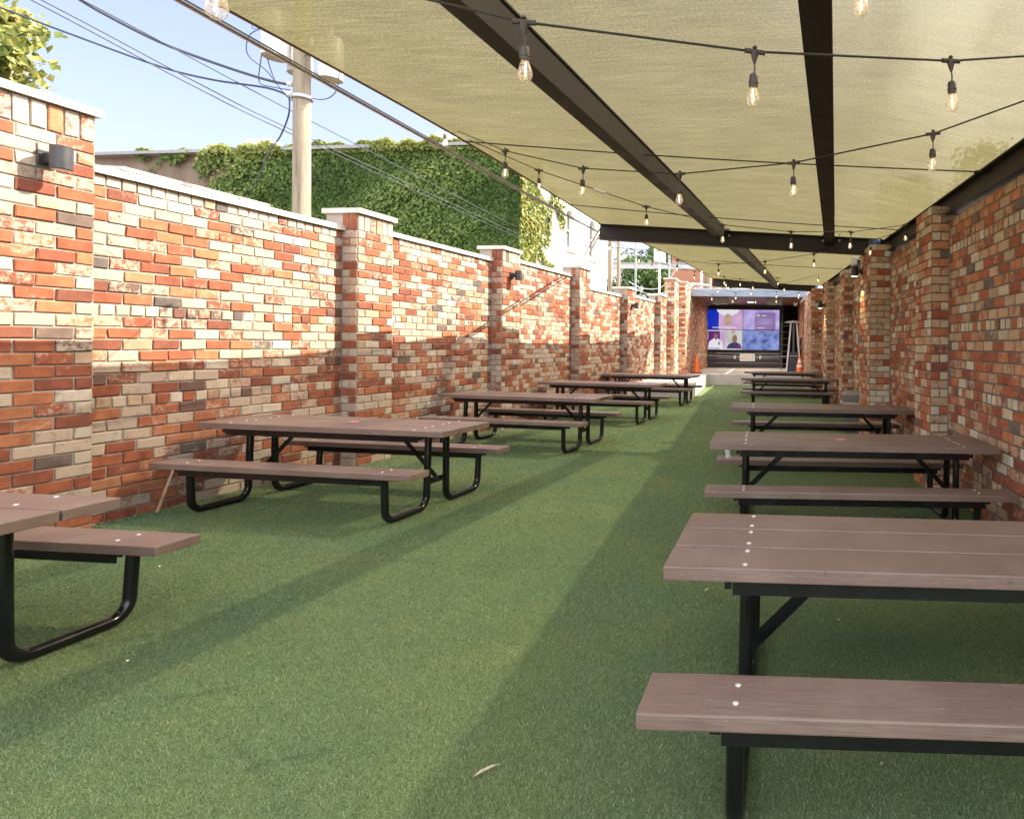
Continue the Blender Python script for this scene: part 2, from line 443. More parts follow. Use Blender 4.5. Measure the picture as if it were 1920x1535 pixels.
class MB:
    def __init__(s):
        s.v = []; s.f = []; s.mi = []; s.uv = None
    def add(s, vs, fs, mi=0):
        b = len(s.v)
        s.v.extend([tuple(p) for p in vs])
        for f in fs:
            s.f.append(tuple(b + i for i in f))
            s.mi.append(mi)
        return s
    def box(s, c, d, M=None, mi=0):
        x, y, z = d[0] / 2, d[1] / 2, d[2] / 2
        vs = [Vector((sx * x, sy * y, sz * z)) for sz in (-1, 1) for sy in (-1, 1) for sx in (-1, 1)]
        if M is not None:
            vs = [M @ p for p in vs]
        vs = [p + Vector(c) for p in vs]
        return s.add(vs, [(0, 2, 3, 1), (4, 5, 7, 6), (0, 1, 5, 4), (2, 6, 7, 3), (0, 4, 6, 2), (1, 3, 7, 5)], mi)
    def cbox(s, c, d, b=0.004, M=None, mi=0):
        """box with chamfered edges"""
        bm = bmesh.new()
        bmesh.ops.create_cube(bm, size=1.0)
        bmesh.ops.scale(bm, vec=d, verts=bm.verts)
        bmesh.ops.bevel(bm, geom=list(bm.edges), offset=b, segments=2, affect='EDGES', profile=0.5)
        bm.verts.index_update()
        vs = [v.co.copy() for v in bm.verts]
        if M is not None:
            vs = [M @ p for p in vs]
        vs = [p + Vector(c) for p in vs]
        fs = [tuple(v.index for v in f.verts) for f in bm.faces]
        bm.free()
        return s.add(vs, fs, mi)
    def prism(s, prof, a, b, mi=0, up=None):
        """profile (list of (u, w)) swept straight from a to b; u to the right of travel, w up"""
        a, b = Vector(a), Vector(b)
        d = (b - a).normalized()
        upv = Vector(up) if up else Vector((0, 0, 1))
        r = d.cross(upv).normalized()
        w = r.cross(d).normalized()
        n = len(prof)
        vs = [a + r * p[0] + w * p[1] for p in prof] + [b + r * p[0] + w * p[1] for p in prof]
        fs = [(i, (i + 1) % n, n + (i + 1) % n, n + i) for i in range(n)]
        fs += [tuple(range(n - 1, -1, -1)), tuple(range(n, 2 * n))]
        return s.add(vs, fs, mi)
    def tube(s, pts, r, n=8, mi=0, caps=True):
        pts = [Vector(p) for p in pts]
        k = len(pts)
        rr = r if isinstance(r, (list, tuple)) else [r] * k
        dirs = []
        for i in range(k):
            d = pts[min(i + 1, k - 1)] - pts[max(i - 1, 0)]
            dirs.append(d.normalized())
        ref = Vector((0, 0, 1)) if abs(dirs[0].z) < 0.95 else Vector((1, 0, 0))
        x = dirs[0].cross(ref).normalized()
        vs = []
        for i in range(k):
            x = (x - dirs[i] * x.dot(dirs[i])).normalized()
            y = dirs[i].cross(x)
            for j in range(n):
                a = 2 * math.pi * j / n
                vs.append(pts[i] + (x * math.cos(a) + y * math.sin(a)) * rr[i])
        fs = []
        for i in range(k - 1):
            for j in range(n):
                fs.append((i * n + j, i * n + (j + 1) % n, (i + 1) * n + (j + 1) % n, (i + 1) * n + j))
        if caps:
            fs += [tuple(range(n - 1, -1, -1)), tuple(range((k - 1) * n, k * n))]
        return s.add(vs, fs, mi)
    def lathe(s, prof, c=(0, 0, 0), n=16, mi=0, M=None, a0=0.0):
        """prof: list of (radius, z)"""
        vs = []; fs = []
        for r, z in prof:
            for j in range(n):
                a = a0 + 2 * math.pi * j / n
                p = Vector((r * math.cos(a), r * math.sin(a), z))
                if M is not None:
                    p = M @ p
                vs.append(p + Vector(c))
        for i in range(len(prof) - 1):
            for j in range(n):
                fs.append((i * n + j, i * n + (j + 1) % n, (i + 1) * n + (j + 1) % n, (i + 1) * n + j))
        if prof[0][0] > 1e-6: fs.append(tuple(range(n - 1, -1, -1)))
        if prof[-1][0] > 1e-6: fs.append(tuple(range((len(prof) - 1) * n, len(prof) * n)))
        return s.add(vs, fs, mi)
    def mesh(s, name, mats, smooth=False):
        me = bpy.data.meshes.new(name)
        me.from_pydata([tuple(p) for p in s.v], [], s.f)
        for m in (mats if isinstance(mats, (list, tuple)) else [mats]):
            me.materials.append(m)
        me.polygons.foreach_set('material_index', s.mi)
        if smooth:
            me.polygons.foreach_set('use_smooth', [True] * len(me.polygons))
            try:
                me.set_sharp_from_angle(angle=R(40))
            except Exception:
                pass
        me.update()
        return me
    def build(s, name, mats, parent=None, smooth=False):
        return link(name, s.mesh(name, mats, smooth), parent)

def np_mesh(name, V, F, mats, mi=None, attrs=None):
    """V (n,3); F (m,k) with equal k; attrs: name -> per-face floats"""
    me = bpy.data.meshes.new(name)
    V = np.ascontiguousarray(V, dtype=np.float32)
    F = np.ascontiguousarray(F, dtype=np.int32)
    m, k = F.shape
    me.vertices.add(len(V)); me.vertices.foreach_set('co', V.ravel())
    me.loops.add(m * k); me.loops.foreach_set('vertex_index', F.ravel())
    me.polygons.add(m)
    me.polygons.foreach_set('loop_start', np.arange(0, m * k, k, dtype=np.int32))
    try:
        me.polygons.foreach_set('loop_total', np.full(m, k, dtype=np.int32))
    except Exception:
        pass
    for x in mats:
        me.materials.append(x)
    if mi is not None:
        me.polygons.foreach_set('material_index', np.asarray(mi, dtype=np.int32))
    me.polygons.foreach_set('use_smooth', np.zeros(m, dtype=bool))
    for an, av in (attrs or {}).items():
        a = me.attributes.new(an, 'FLOAT', 'FACE')
        a.data.foreach_set('value', np.asarray(av, dtype=np.float32))
    me.update(calc_edges=True)
    me.validate()
    return me

# ------------------------------------------------------------------ brickwork
CH = 0.0967        # course height
BL = 0.228         # stretcher pitch
BH = 0.114         # header pitch
JT = 0.013         # joint
class Bricks:
    """collects bricks on several faces plus mortar bodies into one mesh"""
    def __init__(s):
        s.V = []; s.F = []; s.mi = []; s.a = []; s.b = []; s.n = 0
    def quads(s, vs, fs, mi):
        vs = np.array(vs, dtype=float); fs = np.array(fs, dtype=int)
        s.V.append(vs); s.F.append(fs + s.n); s.n += len(vs)
        s.mi.append(np.full(len(fs), mi)); s.a.append(np.zeros(len(fs))); s.b.append(np.zeros(len(fs)))
    def body(s, p0, U, N, w, depth, z0, z1, mi=0):
        """solid block whose face runs from p0 along U, depth back along -N"""
        p0 = np.array([*p0[:2]]); U = np.array(U); N = np.array(N)
        c = [p0, p0 + U * w, p0 + U * w - N * depth, p0 - N * depth]
        vs = [(*q, z0) for q in c] + [(*q, z1) for q in c]
        s.quads(vs, [(0, 1, 5, 4), (1, 2, 6, 5), (2, 3, 7, 6), (3, 0, 4, 7), (4, 5, 6, 7), (0, 3, 2, 1)], mi)
    def face(s, p0, U, N, rects, proud=0.011):
        """rects: list (u0, u1, z0, z1, r) on the face through p0"""
        if not rects: return
        p0 = np.array([*p0[:2]]); U = np.array(U); N = np.array(N)
        A = np.array(rects)
        k = len(A)
        u0, u1, z0, z1, r = A.T
        jt = lambda sc: RNG.normal(0, sc, k)
        pr = np.clip(proud + RNG.normal(0, 0.002, k), 0.003, 0.02)
        b = 0.005
        def ring(ins, dep, j):
            us = [u0 + ins + jt(j), u1 - ins + jt(j), u1 - ins + jt(j), u0 + ins + jt(j)]
            zs = [z0 + ins + jt(j), z0 + ins + jt(j), z1 - ins + jt(j), z1 - ins + jt(j)]
            out = np.zeros((k, 4, 3))
            for i in range(4):
                out[:, i, 0] = p0[0] + U[0] * us[i] + N[0] * dep
                out[:, i, 1] = p0[1] + U[1] * us[i] + N[1] * dep
                out[:, i, 2] = zs[i]
            return out
        V = np.concatenate([ring(b, pr, 0.0030), ring(0.0, pr - b, 0.0026), ring(0.0, np.full(k, -0.004), 0.0)], axis=1)  # k,12,3
        base = (np.arange(k) * 12)[:, None, None]
        f = [(0, 1, 2, 3)]
        for i in range(4):
            j = (i + 1) % 4
            f.append((4 + i, 4 + j, j, i))
            f.append((8 + i, 8 + j, 4 + j, 4 + i))
        F = (np.array(f)[None] + base).reshape(-1, 4)
        s.V.append(V.reshape(-1, 3)); s.F.append(F + s.n); s.n += k * 12
        s.mi.append(np.full(len(F), 1))
        s.a.append(np.repeat(r, 9)); s.b.append(np.repeat(RNG.random(k), 9))
    def build(s, name, brick, parent=None):
        me = np_mesh(name, np.concatenate(s.V), np.concatenate(s.F), [M_MORTAR_R if brick is M_BRICK_R else M_MORTAR, brick, M_CAULK], np.concatenate(s.mi),
                     {'rnd': np.concatenate(s.a), 'rnd2': np.concatenate(s.b)})
        return link(name, me, parent)

def pick(kind, cream):
    """random tone of one brick: header bricks are paler"""
    x = random.random()
    c = min(0.78, cream * 4.5) if kind == 'H' else cream
    if x < c: return 0.70 + 0.30 * random.random()
    if x < c + 0.05: return 0.10 * random.random()
    return 0.11 + 0.57 * random.random() ** 0.8
def course_rects(w, ztop, zbot, pattern, cream=0.25, half=0.5, jit=0.004, vj=JT):
    """running bond rows from ztop down; pattern(i) -> 'S' / 'H' """
    out = []
    i = 0
    z = ztop
    ph = random.random() * BL
    while z - CH > zbot - CH * 0.99:
        k = pattern(i)
        p = BL if k == 'S' else BH * 0.97
        u = -((ph + (i % 2) * p * half + random.uniform(-0.012, 0.012)) % p)
        while u < w:
            a, b = max(u, 0), min(u + p, w)
            if b - a > 0.03:
                out.append((a + vj / 2, b - vj / 2, z - CH + JT / 2, z - JT / 2 + random.uniform(-jit, jit) * 0.5, pick(k, cream)))
            u += p
        z -= CH
        i += 1
    return out
def seq_rects(w, ztop, zbot, seqs, cream=0.25):
    """rows with fixed unit sequences, alternating"""
    out = []; z = ztop; i = 0
    while z - CH > zbot - CH * 0.99:
        sq = seqs[i % len(seqs)]
        tot = sum(BL if q == 'S' else BH for q in sq)
        u = 0
        for q in sq:
            l = (BL if q == 'S' else BH) * w / tot
            out.append((u + JT / 2, u + l - JT / 2, z - CH + JT / 2, z - JT / 2, pick(q, cream * (0.5 if q == 'S' and len(sq) == 1 else 1))))
            u += l
        z -= CH; i += 1
    return out
def soldier_rects(w, ztop, h=0.205, cream=0.25):
    n = max(2, round(w / 0.097)); p = w / n
    return [(j * p + JT / 2, (j + 1) * p - JT / 2, ztop - h + JT / 2, ztop - JT / 2, pick('S', cream)) for j in range(n)]

def unit(a):
    a = np.array(a, dtype=float); return a / np.hypot(*a)

# ================================================================== GROUND
mb = MB(); mb.add([(-900, -900, -0.25), (900, -900, -0.25), (900, 900, -0.25), (-900, 900, -0.25)], [(0, 1, 2, 3)])
o = mb.build('ground', M_ASPHALT); tag(o, kind='structure')
mb = MB()
nx, ny = 24, 60
for j in range(ny + 1):
    for i in range(nx + 1):
        x = -6.3 + i * 9.2 / nx; y = -2.0 + j * 26.2 / ny
        mb.v.append((x, y, gz(x)))
for j in range(ny):
    for i in range(nx):
        a = j * (nx + 1) + i
        mb.f.append((a, a + 1, a + nx + 2, a + nx + 1)); mb.mi.append(0)
o = mb.build('turf', M_TURF); tag(o, kind='structure')

# left wall line and right wall line (metres along Y -> X of the face)
def lx(y): return -5.55 + 0.105 * (y - 4.92)
def rx(y): return 2.158 - 0.028 * y
dL = unit((0.105, 1.0)); nL = np.array([dL[1], -dL[0]])
dR = unit((-0.028, 1.0)); nR = np.array([-dR[1], dR[0]])

def grass():
    Vs = []; Fs = []; Rs = []; n = 0
    for y0, y1, dens, h, w in ((1.5, 3.4, 46000, 0.0095, 0.0028), (3.4, 5.4, 24000, 0.010, 0.0038), (5.4, 8.5, 8500, 0.0115, 0.0058), (8.5, 13.5, 2400, 0.012, 0.010), (13.5, 23.5, 700, 0.013, 0.017)):
        xa, xb = lx(y0) - 0.1, rx(y0) + 0.05
        xa = max(xa, -1.42 * y1 - 0.6)
        xb = min(xb, 0.55 * y1 + 0.6)
        k = int(dens * (y1 - y0) * (xb - xa))
        x = RNG.uniform(xa, xb, k); y = RNG.uniform(y0, y1, k)
        ok = (x > lx(y) + 0.01) & (x < rx(y) - 0.01)
        x, y = x[ok], y[ok]; k = len(x)
        a = RNG.uniform(0, 2 * np.pi, k); b = RNG.uniform(0, 2 * np.pi, k)
        hh = h * RNG.uniform(0.6, 1.35, k); lean = hh * RNG.uniform(0.4, 1.5, k)
        z = -SLOPE * x
        ww = w * RNG.uniform(0.6, 1.3, k)
        V = np.zeros((k, 3, 3))
        V[:, 0] = np.stack([x - np.cos(a) * ww / 2, y - np.sin(a) * ww / 2, z - 0.002], 1)
        V[:, 1] = np.stack([x + np.cos(a) * ww / 2, y + np.sin(a) * ww / 2, z - 0.002], 1)
        V[:, 2] = np.stack([x + np.cos(b) * lean, y + np.sin(b) * lean, z + hh], 1)
        Vs.append(V.reshape(-1, 3)); Fs.append(np.arange(k * 3).reshape(-1, 3) + n); n += k * 3
        Rs.append(RNG.random(k))
    me = np_mesh('grass', np.concatenate(Vs), np.concatenate(Fs), [M_BLADE], None, {'rnd': np.concatenate(Rs)})
    o = link('grass', me)
    tag(o, 'short artificial green grass covering the courtyard floor', 'grass', kind='stuff')
grass()

# ================================================================== LEFT WALL
def PL(y, off=0.0):
    p = np.array([lx(y), y]) + nL * off
    return p
def left_wall():
    root = empty('brick_wall', (lx(8), 8, 0), label='sunlit reclaimed brick wall with pale stone caps along the left side', cat='wall')
    root.location = (0, 0, 0)
    pil = [(0.98, 1.56, 3.32), (4.18, 4.76, 3.40), (7.38, 7.96, 3.225), (10.58, 11.16, 3.30), (13.78, 14.38, 3.39), (16.98, 17.62, 3.215), (20.2, 20.85, 3.285)]
    tops = [2.92, 2.92, 3.01, 3.085, 3.18, 2.98, 3.06, 3.12]
    ends = [-1.5] + [p for q in pil for p in q[:2]] + [21.5]
    hdr = (0, 11, 19)
    for k in range(8):
        ya, yb = ends[2 * k], ends[2 * k + 1]
        w = (yb - ya) * math.hypot(1, 0.105)
        zt = tops[k]
        B = Bricks()
        B.body(PL(ya), dL, nL, w, 0.2, -0.3, zt - 0.06)
        B.face(PL(ya), dL, nL, course_rects(w, zt - 0.062, -0.05, lambda i: 'H' if i in hdr else 'S', 0.13))
        p = B.build('wall_panel', M_BRICK_L, root)
        c = MB()
        a, b = PL(ya, 0.045), PL(yb, 0.045); d, e = PL(yb, -0.245), PL(ya, -0.245)
        c.add([(*q, zt - 0.06) for q in (a, b, d, e)] + [(*q, zt) for q in (a, b, d, e)],
              [(0, 1, 5, 4), (1, 2, 6, 5), (2, 3, 7, 6), (3, 0, 4, 7), (4, 5, 6, 7), (0, 3, 2, 1)])
        c.build('coping', M_LIME, p)
    for k, (ya, yb, zt) in enumerate(pil):
        w = (yb - ya) * math.hypot(1, 0.105)
        B = Bricks()
        zc = zt - 0.06
        B.body(PL(ya, 0.2), dL, nL, w, 0.42, -0.3, zc)
        # face to the courtyard
        B.face(PL(ya, 0.2), dL, nL, soldier_rects(w, zc - 0.003))
        B.face(PL(ya, 0.2), dL, nL, seq_rects(w, zc - 0.208, -0.05, [['H', 'S', 'S'], ['S', 'S', 'H']], 0.11))
        # near side face (turned to the camera)
        B.face(PL(ya, 0.0), nL, -dL, soldier_rects(0.2, zc - 0.003))
        B.face(PL(ya, 0.0), nL, -dL, seq_rects(0.2, zc - 0.208, -0.05, [['S'], ['H', 'H']], 0.12))
        # far side face
        B.face(PL(yb, 0.2), -nL, dL, seq_rects(0.2, zc - 0.208, -0.05, [['S'], ['H', 'H']], 0.2))
        # control joint in the corner
        q = PL(ya, 0.013)
        B.body(q - dL * 0.022, dL, nL, 0.022, 0.03, -0.2, min(tops[k], zc) - 0.07, 2)
        p = B.build('pillar', M_BRICK_L, root)
        c = MB()
        e0, e1 = ya - 0.03, yb + 0.03
        a, b, d, e = PL(e0, 0.245), PL(e1, 0.245), PL(e1, -0.26), PL(e0, -0.26)
        c.add([(*q, zc) for q in (a, b, d, e)] + [(*q, zt) for q in (a, b, d, e)],
              [(0, 1, 5, 4), (1, 2, 6, 5), (2, 3, 7, 6), (3, 0, 4, 7), (4, 5, 6, 7), (0, 3, 2, 1)])
        c.build('coping', M_LIME, p)
left_wall()

# ================================================================== RIGHT WALL
def PR(y, off=0.0):
    return np.array([rx(y), y]) + nR * off
def rtop(y): return 3.03 + 0.02 * (y - 5.5)
def right_wall():
    root = empty('brick_wall', (0, 0, 0), label='shaded red brick wall with buttress pillars under the dark steel beam', cat='wall')
    pil = [(3.4, 4.0, 0.2), (6.68, 7.3, 0.2), (9.57, 10.42, 0.33), (13.25, 13.9, 0.2), (16.38, 17.05, 0.2)]
    ends = [0.2] + [p for q in pil for p in q[:2]] + [19.45]
    hdr = (3, 12, 19, 27)
    for k in range(len(pil) + 1):
        ya, yb = ends[2 * k], ends[2 * k + 1]
        w = (yb - ya) / dR[1]
        B = Bricks()
        n = 4
        z1 = min(rtop(ya), rtop(yb))
        B.body(PR(ya), dR, nR, w, 0.3, -0.4, z1)
        # the face looks to -X: U runs away from the camera
        B.face(PR(ya), dR, nR, course_rects(w, z1, -0.15, lambda i: 'H' if i in hdr else 'S', 0.16, jit=0.003, vj=0.026), 0.005)
        B.build('wall_panel', M_BRICK_R, root)
    for ya, yb, pr in pil:
        w = (yb - ya) / dR[1]
        B = Bricks()
        zt = rtop(ya) + 0.10
        B.body(PR(ya, pr), dR, nR, w, pr + 0.1, -0.4, zt)
        B.face(PR(ya, pr), dR, nR, seq_rects(w, zt, -0.15, [['H', 'S', 'S'], ['S', 'S', 'H']] if pr < 0.3 else [['S', 'S', 'S', 'H'], ['H', 'S', 'S', 'S']], 0.27))
        sq = [['S'], ['H', 'H']] if pr < 0.3 else [['H', 'S'], ['S', 'H']]
        B.face(PR(ya, pr), -nR, -dR, seq_rects(pr, zt, -0.15, sq, 0.24))
        B.face(PR(yb, 0.0), nR, dR, seq_rects(pr, zt, -0.15, sq, 0.2))
        q = PR(ya, 0.013)
        B.body(q - dR * 0.022, dR, nR, 0.022, 0.03, -0.2, rtop(ya) - 0.05, 2)
        B.build('pillar', M_BRICK_R, root)
right_wall()

# ================================================================== STAGE BUILDING
FZ = 0.45
def stage():
    root = empty('stage_building', (0, 0, 0), label='brick stage pavilion with grey steel fascia and screen wall at the courtyard end', cat='building')
    def wallbit(name, segs, brick=M_BRICK_R):
        B = Bricks()
        for kind, args in segs:
            getattr(B, kind)(*args)
        return B.build(name, brick, root)
    X = (1, 0); Y = (0, 1); nX = (-1, 0); nY = (0, -1)
    run = lambda i: 'S'
    # left side: two stepped piers then the inner side wall
    segs = []
    segs += [('body', ((-3.86, 21.5), X, nY, 0.36, 1.0, -0.3, 3.92))]
    segs += [('face', ((-3.86, 21.5), X, nY, seq_rects(0.36, 3.92, -0.1, [['S', 'H'], ['H', 'S']], 0.22)))]
    segs += [('face', ((-3.50, 21.5), Y, X, seq_rects(1.0, 3.92, -0.1, [['S', 'S', 'S', 'S'], ['H', 'S', 'S', 'S', 'H']], 0.25)))]
    segs += [('body', ((-3.86, 22.5), X, nY, 0.61, 7.8, -0.3, 3.92))]
    segs += [('face', ((-3.50, 22.5), X, nY, seq_rects(0.25, 3.92, -0.1, [['S'], ['H', 'H']], 0.3)))]
    segs += [('face', ((-3.25, 22.5), Y, X, course_rects(7.8, 3.92, 0.3, run, 0.18)))]
    wallbit('side_wall', segs)
    c = MB(); c.box((-3.68, 22.0, 3.95), (0.46, 1.1, 0.06)); c.box((-3.55, 26.4, 3.95), (0.68, 7.7, 0.06))
    c.build('coping', M_LIME, root)
    c = MB()
    M = Matrix.Rotation(R(5.5), 3, 'Y')
    c.box((-2.55, 24.6, 4.02), (1.5, 0.5, 0.05), M)
    c.build('roof_flashing', M_WHITE, root)
    # right side: nose pillar, then inner wall
    segs = []
    segs += [('body', ((1.28, 19.45), X, nY, 0.75, 4.3, -0.4, 3.46))]
    segs += [('face', ((1.28, 19.45), X, nY, seq_rects(0.36, 3.46, -0.1, [['H', 'S'], ['S', 'H']], 0.25)))]
    segs += [('face', ((1.28, 19.45), Y, nX, course_rects(4.3, 3.46, -0.1, run, 0.3, vj=0.03)))]
    segs += [('body', ((1.36, 23.75), X, nY, 0.7, 8.3, -0.4, 3.6))]
    segs += [('face', ((1.36, 23.75), Y, nX, course_rects(8.3, 3.58, 0.3, run, 0.12)))]
    wallbit('side_wall', segs)
    # back wall, recess, ceiling, roof, fascia
    m = MB()
    for i in range(13):
        z = FZ + i * 0.245
        m.box((-1.41, 30.40, z + 0.12), (3.94, 0.12, 0.238))
    m.build('back_wall', M_CHAR, root)
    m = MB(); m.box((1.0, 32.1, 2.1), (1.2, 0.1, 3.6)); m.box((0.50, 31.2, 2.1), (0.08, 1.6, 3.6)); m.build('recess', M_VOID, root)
    m = MB()
    for i in range(24):
        m.box((-3.15 + i * 0.19, 27.2, 3.66 - 0.004 * (i % 2)), (0.184, 6.5, 0.04))
    m.box((0, 31.4, 3.72), (4.0, 2.0, 0.04))
    m.build('ceiling', M_SOFFIT, root)
    m = MB(); m.box((-1.0, 27.9, 3.80), (4.9, 7.8, 0.10)); m.build('roof', M_GALV, root)
    m = MB()
    m.prism([(0.0, 0.0), (0.10, 0.0), (0.10, 0.018), (0.014, 0.018), (0.014, 0.252), (0.10, 0.252), (0.10, 0.27), (0.0, 0.27)], (1.36, 23.9, 3.53), (-3.36, 23.9, 3.53))
    m.build('fascia_beam', M_BLUESTEEL, root)
    return root
stage()
# platform
m = MB()
m.cbox((-1.0, 28.0, FZ / 2 - 0.1), (5.0, 8.8, FZ + 0.2), 0.02)
o = m.build('stage_floor', M_CONC); tag(o, 'raised pale concrete stage platform under the pavilion roof', 'platform')
m = MB()
pts = [(-4.1, 17.6), (-2.30, 17.6), (-2.50, 23.597), (-4.1, 23.597)]
m.add([(x, y, -0.2) for x, y in pts] + [(x, y, FZ - 0.004) for x, y in pts], [(0, 1, 5, 4), (1, 2, 6, 5), (2, 3, 7, 6), (3, 0, 4, 7), (4, 5, 6, 7), (0, 3, 2, 1)])
o = m.build('concrete_landing', M_CONC); tag(o, 'sunlit concrete landing along the left wall in front of the stage', 'landing')

# ---- video wall
def emis_noise(name, stops, scale, strength=1.0, sx=(1, 1, 1), kind='Object'):
    t = NT(name)
    v = t.coord(kind, sx)
    c = t.ramp(t.noise(v, scale, 4, 0.55), stops)
    e = t.n('ShaderNodeEmission'); t.l(c, e.inputs[0]); e.inputs[1].default_value = strength
    g = t.n('ShaderNodeBsdfGlossy'); g.inputs['Roughness'].default_value = 0.2
    mx = t.n('ShaderNodeMixShader'); mx.inputs[0].default_value = 0.04
    t.l(e.outputs[0], mx.inputs[1]); t.l(g.outputs[0], mx.inputs[2])
    return t.done(mx.outputs[0])
def video_wall():
    root = empty('video_wall', (-1.47, 30.2, 2.37), label='two by two video wall showing an advert with two people above the stage', cat='screen')
    W2, H2 = 1.85, 1.02
    es = 0.21
    mats = {
        'blue': emis_noise('screen_blue', [(0, (0.0, 0.02, 0.45)), (1, (0.0, 0.03, 0.55))], 1, es),
        'pink': emis_noise('screen_lilac_pink', [(0.3, (0.50, 0.28, 0.55)), (0.7, (0.78, 0.52, 0.72))], 1.6, es),
        'white': emis_noise('screen_white', [(0, (0.75, 0.75, 0.82)), (1, (0.85, 0.85, 0.9))], 2, es),
        'tan': emis_noise('screen_tan', [(0.3, (0.36, 0.22, 0.13)), (0.7, (0.62, 0.45, 0.30))], 5, es),
        'cloud': emis_noise('screen_lilac_cloud', [(0.3, (0.28, 0.22, 0.62)), (0.7, (0.62, 0.52, 0.86))], 1.8, es),
        'panel': emis_noise('screen_grey_panel', [(0.3, (0.20, 0.13, 0.30)), (0.7, (0.33, 0.20, 0.45))], 1.5, es),
        'bluecloud': emis_noise('screen_blue_cloud', [(0.32, (0.03, 0.04, 0.13)), (0.45, (0.15, 0.22, 0.55)), (0.75, (0.40, 0.46, 0.86))], 2.2, es),
        'purple': emis_noise('screen_dark_purple', [(0.3, (0.06, 0.01, 0.12)), (0.7, (0.18, 0.02, 0.30))], 2, es),
        'skin': emis_noise('screen_skin', [(0.3, (0.20, 0.09, 0.06)), (0.7, (0.36, 0.18, 0.12))], 4, es),
        'pale': emis_noise('screen_pale', [(0.3, (0.45, 0.45, 0.42)), (0.7, (0.66, 0.68, 0.68))], 2, es),
        'dark': emis_noise('screen_dark', [(0, (0.03, 0.02, 0.08)), (1, (0.05, 0.03, 0.12))], 2, es),
    }
    m = MB(); m.cbox((0, 0.045, 0), (2 * W2 + 0.06, 0.09, 2 * H2 + 0.06), 0.01); m.build('frame', M_RUBBER, root)
    def poly(mm, pts, d, mi):
        k = len(pts)
        mm.add([(x, -0.006 - d * 0.0015, z) for x, z in pts], [tuple(range(k))], mi)
    def ell(cx, cz, a, b, n=20, t0=0, t1=2 * math.pi):
        return [(cx + a * math.cos(t0 + (t1 - t0) * i / n), cz + b * math.sin(t0 + (t1 - t0) * i / n)) for i in range(n)]
    def screen(cx, cz, shapes):
        names = []
        mm = MB()
        for key, pts, d in shapes:
            if key not in names: names.append(key)
            poly(mm, [(cx + x, cz + z) for x, z in pts], d, names.index(key))
        s = mm.build('screen', [mats[k] for k in names], root)
        return s
    a, b = W2 / 2 - 0.012, H2 / 2 - 0.012
    rect = lambda x0, x1, z0, z1: [(x0, z0), (x1, z0), (x1, z1), (x0, z1)]
    full = rect(-a, a, -b, b)
    screen(-W2 / 2, H2 / 2, [('pink', full, 0), ('blue', rect(-a, -0.28, -b, b), 1),
        ('white', [p for p in ell(0.18, b, 0.56, 0.30, 24, math.pi, 2 * math.pi)] + [(0.74, b)], 2),
        ('tan', [(0.02, -0.28), (0.14, -0.30), (0.34, -0.20), (0.36, 0.12), (0.28, 0.26), (0.10, 0.30), (0.04, 0.14)], 3),
        ('white', rect(-0.60, 0.62, -0.42, -0.385), 4)])
    txt = [('white', rect(-0.22, -0.08, 0.17, 0.25), 2), ('panel', ell(-0.15, 0.21, 0.045, 0.025, 10), 3), ('white', rect(0.02, 0.26, 0.19, 0.225), 2)]
    for i in range(6):
        txt.append(('cloud', rect(-0.24, 0.56 - 0.05 * (i % 3), 0.05 - i * 0.055, 0.066 - i * 0.055), 2))
    txt += [('white', rect(-0.20, 0.10, -0.43, -0.40), 2)]
    screen(W2 / 2, H2 / 2, [('cloud', full, 0), ('panel', rect(-0.32, 0.72, -b, 0.36), 1)] + txt)
    screen(-W2 / 2, -H2 / 2, [('purple', rect(-a, 0.05, -b, b), 0), ('pale', rect(0.05, a, -b, b), 0), ('pink', rect(-0.22, 0.05, -b, b), 1),
        ('tan', rect(-a, -0.80, 0.0, b), 1), ('white', rect(-0.80, 0.0, b - 0.06, b - 0.02), 2),
        ('white', [(-0.82, -0.42), (-0.76, -0.10), (-0.60, 0.02), (-0.50, 0.08), (-0.38, 0.08), (-0.22, 0.00), (-0.10, -0.12), (-0.06, -0.42)], 2),
        ('skin', ell(-0.42, 0.18, 0.105, 0.16), 3), ('skin', rect(-0.48, -0.36, 0.0, 0.10), 3), ('dark', ell(-0.42, 0.29, 0.10, 0.06, 14, 0, math.pi), 4),
        ('dark', rect(-0.30, -0.26, -0.26, -0.10), 4), ('dark', [(-0.26, -0.10), (-0.20, -0.14), (-0.20, -0.22), (-0.26, -0.26), (-0.26, -0.23), (-0.23, -0.20), (-0.23, -0.16), (-0.26, -0.13)], 4),
        ('tan', rect(0.36, 0.52, 0.2, b), 1),
        ('dark', [(0.10, -0.44), (0.22, -0.24), (0.42, -0.12), (0.62, -0.12), (0.82, -0.24), (0.88, -0.44)], 2),
        ('pale', ell(0.52, 0.13, 0.17, 0.22), 3), ('skin', ell(0.52, 0.06, 0.125, 0.20), 4), ('purple', rect(0.66, 0.80, -0.44, -0.20), 4),
        ('white', rect(-0.88, 0.55, b * -1 + 0.01, b * -1 + 0.045), 5)])
    screen(W2 / 2, -H2 / 2, [('bluecloud', full, 0), ('panel', rect(-0.32, 0.72, b - 0.06, b), 1)])
video_wall()

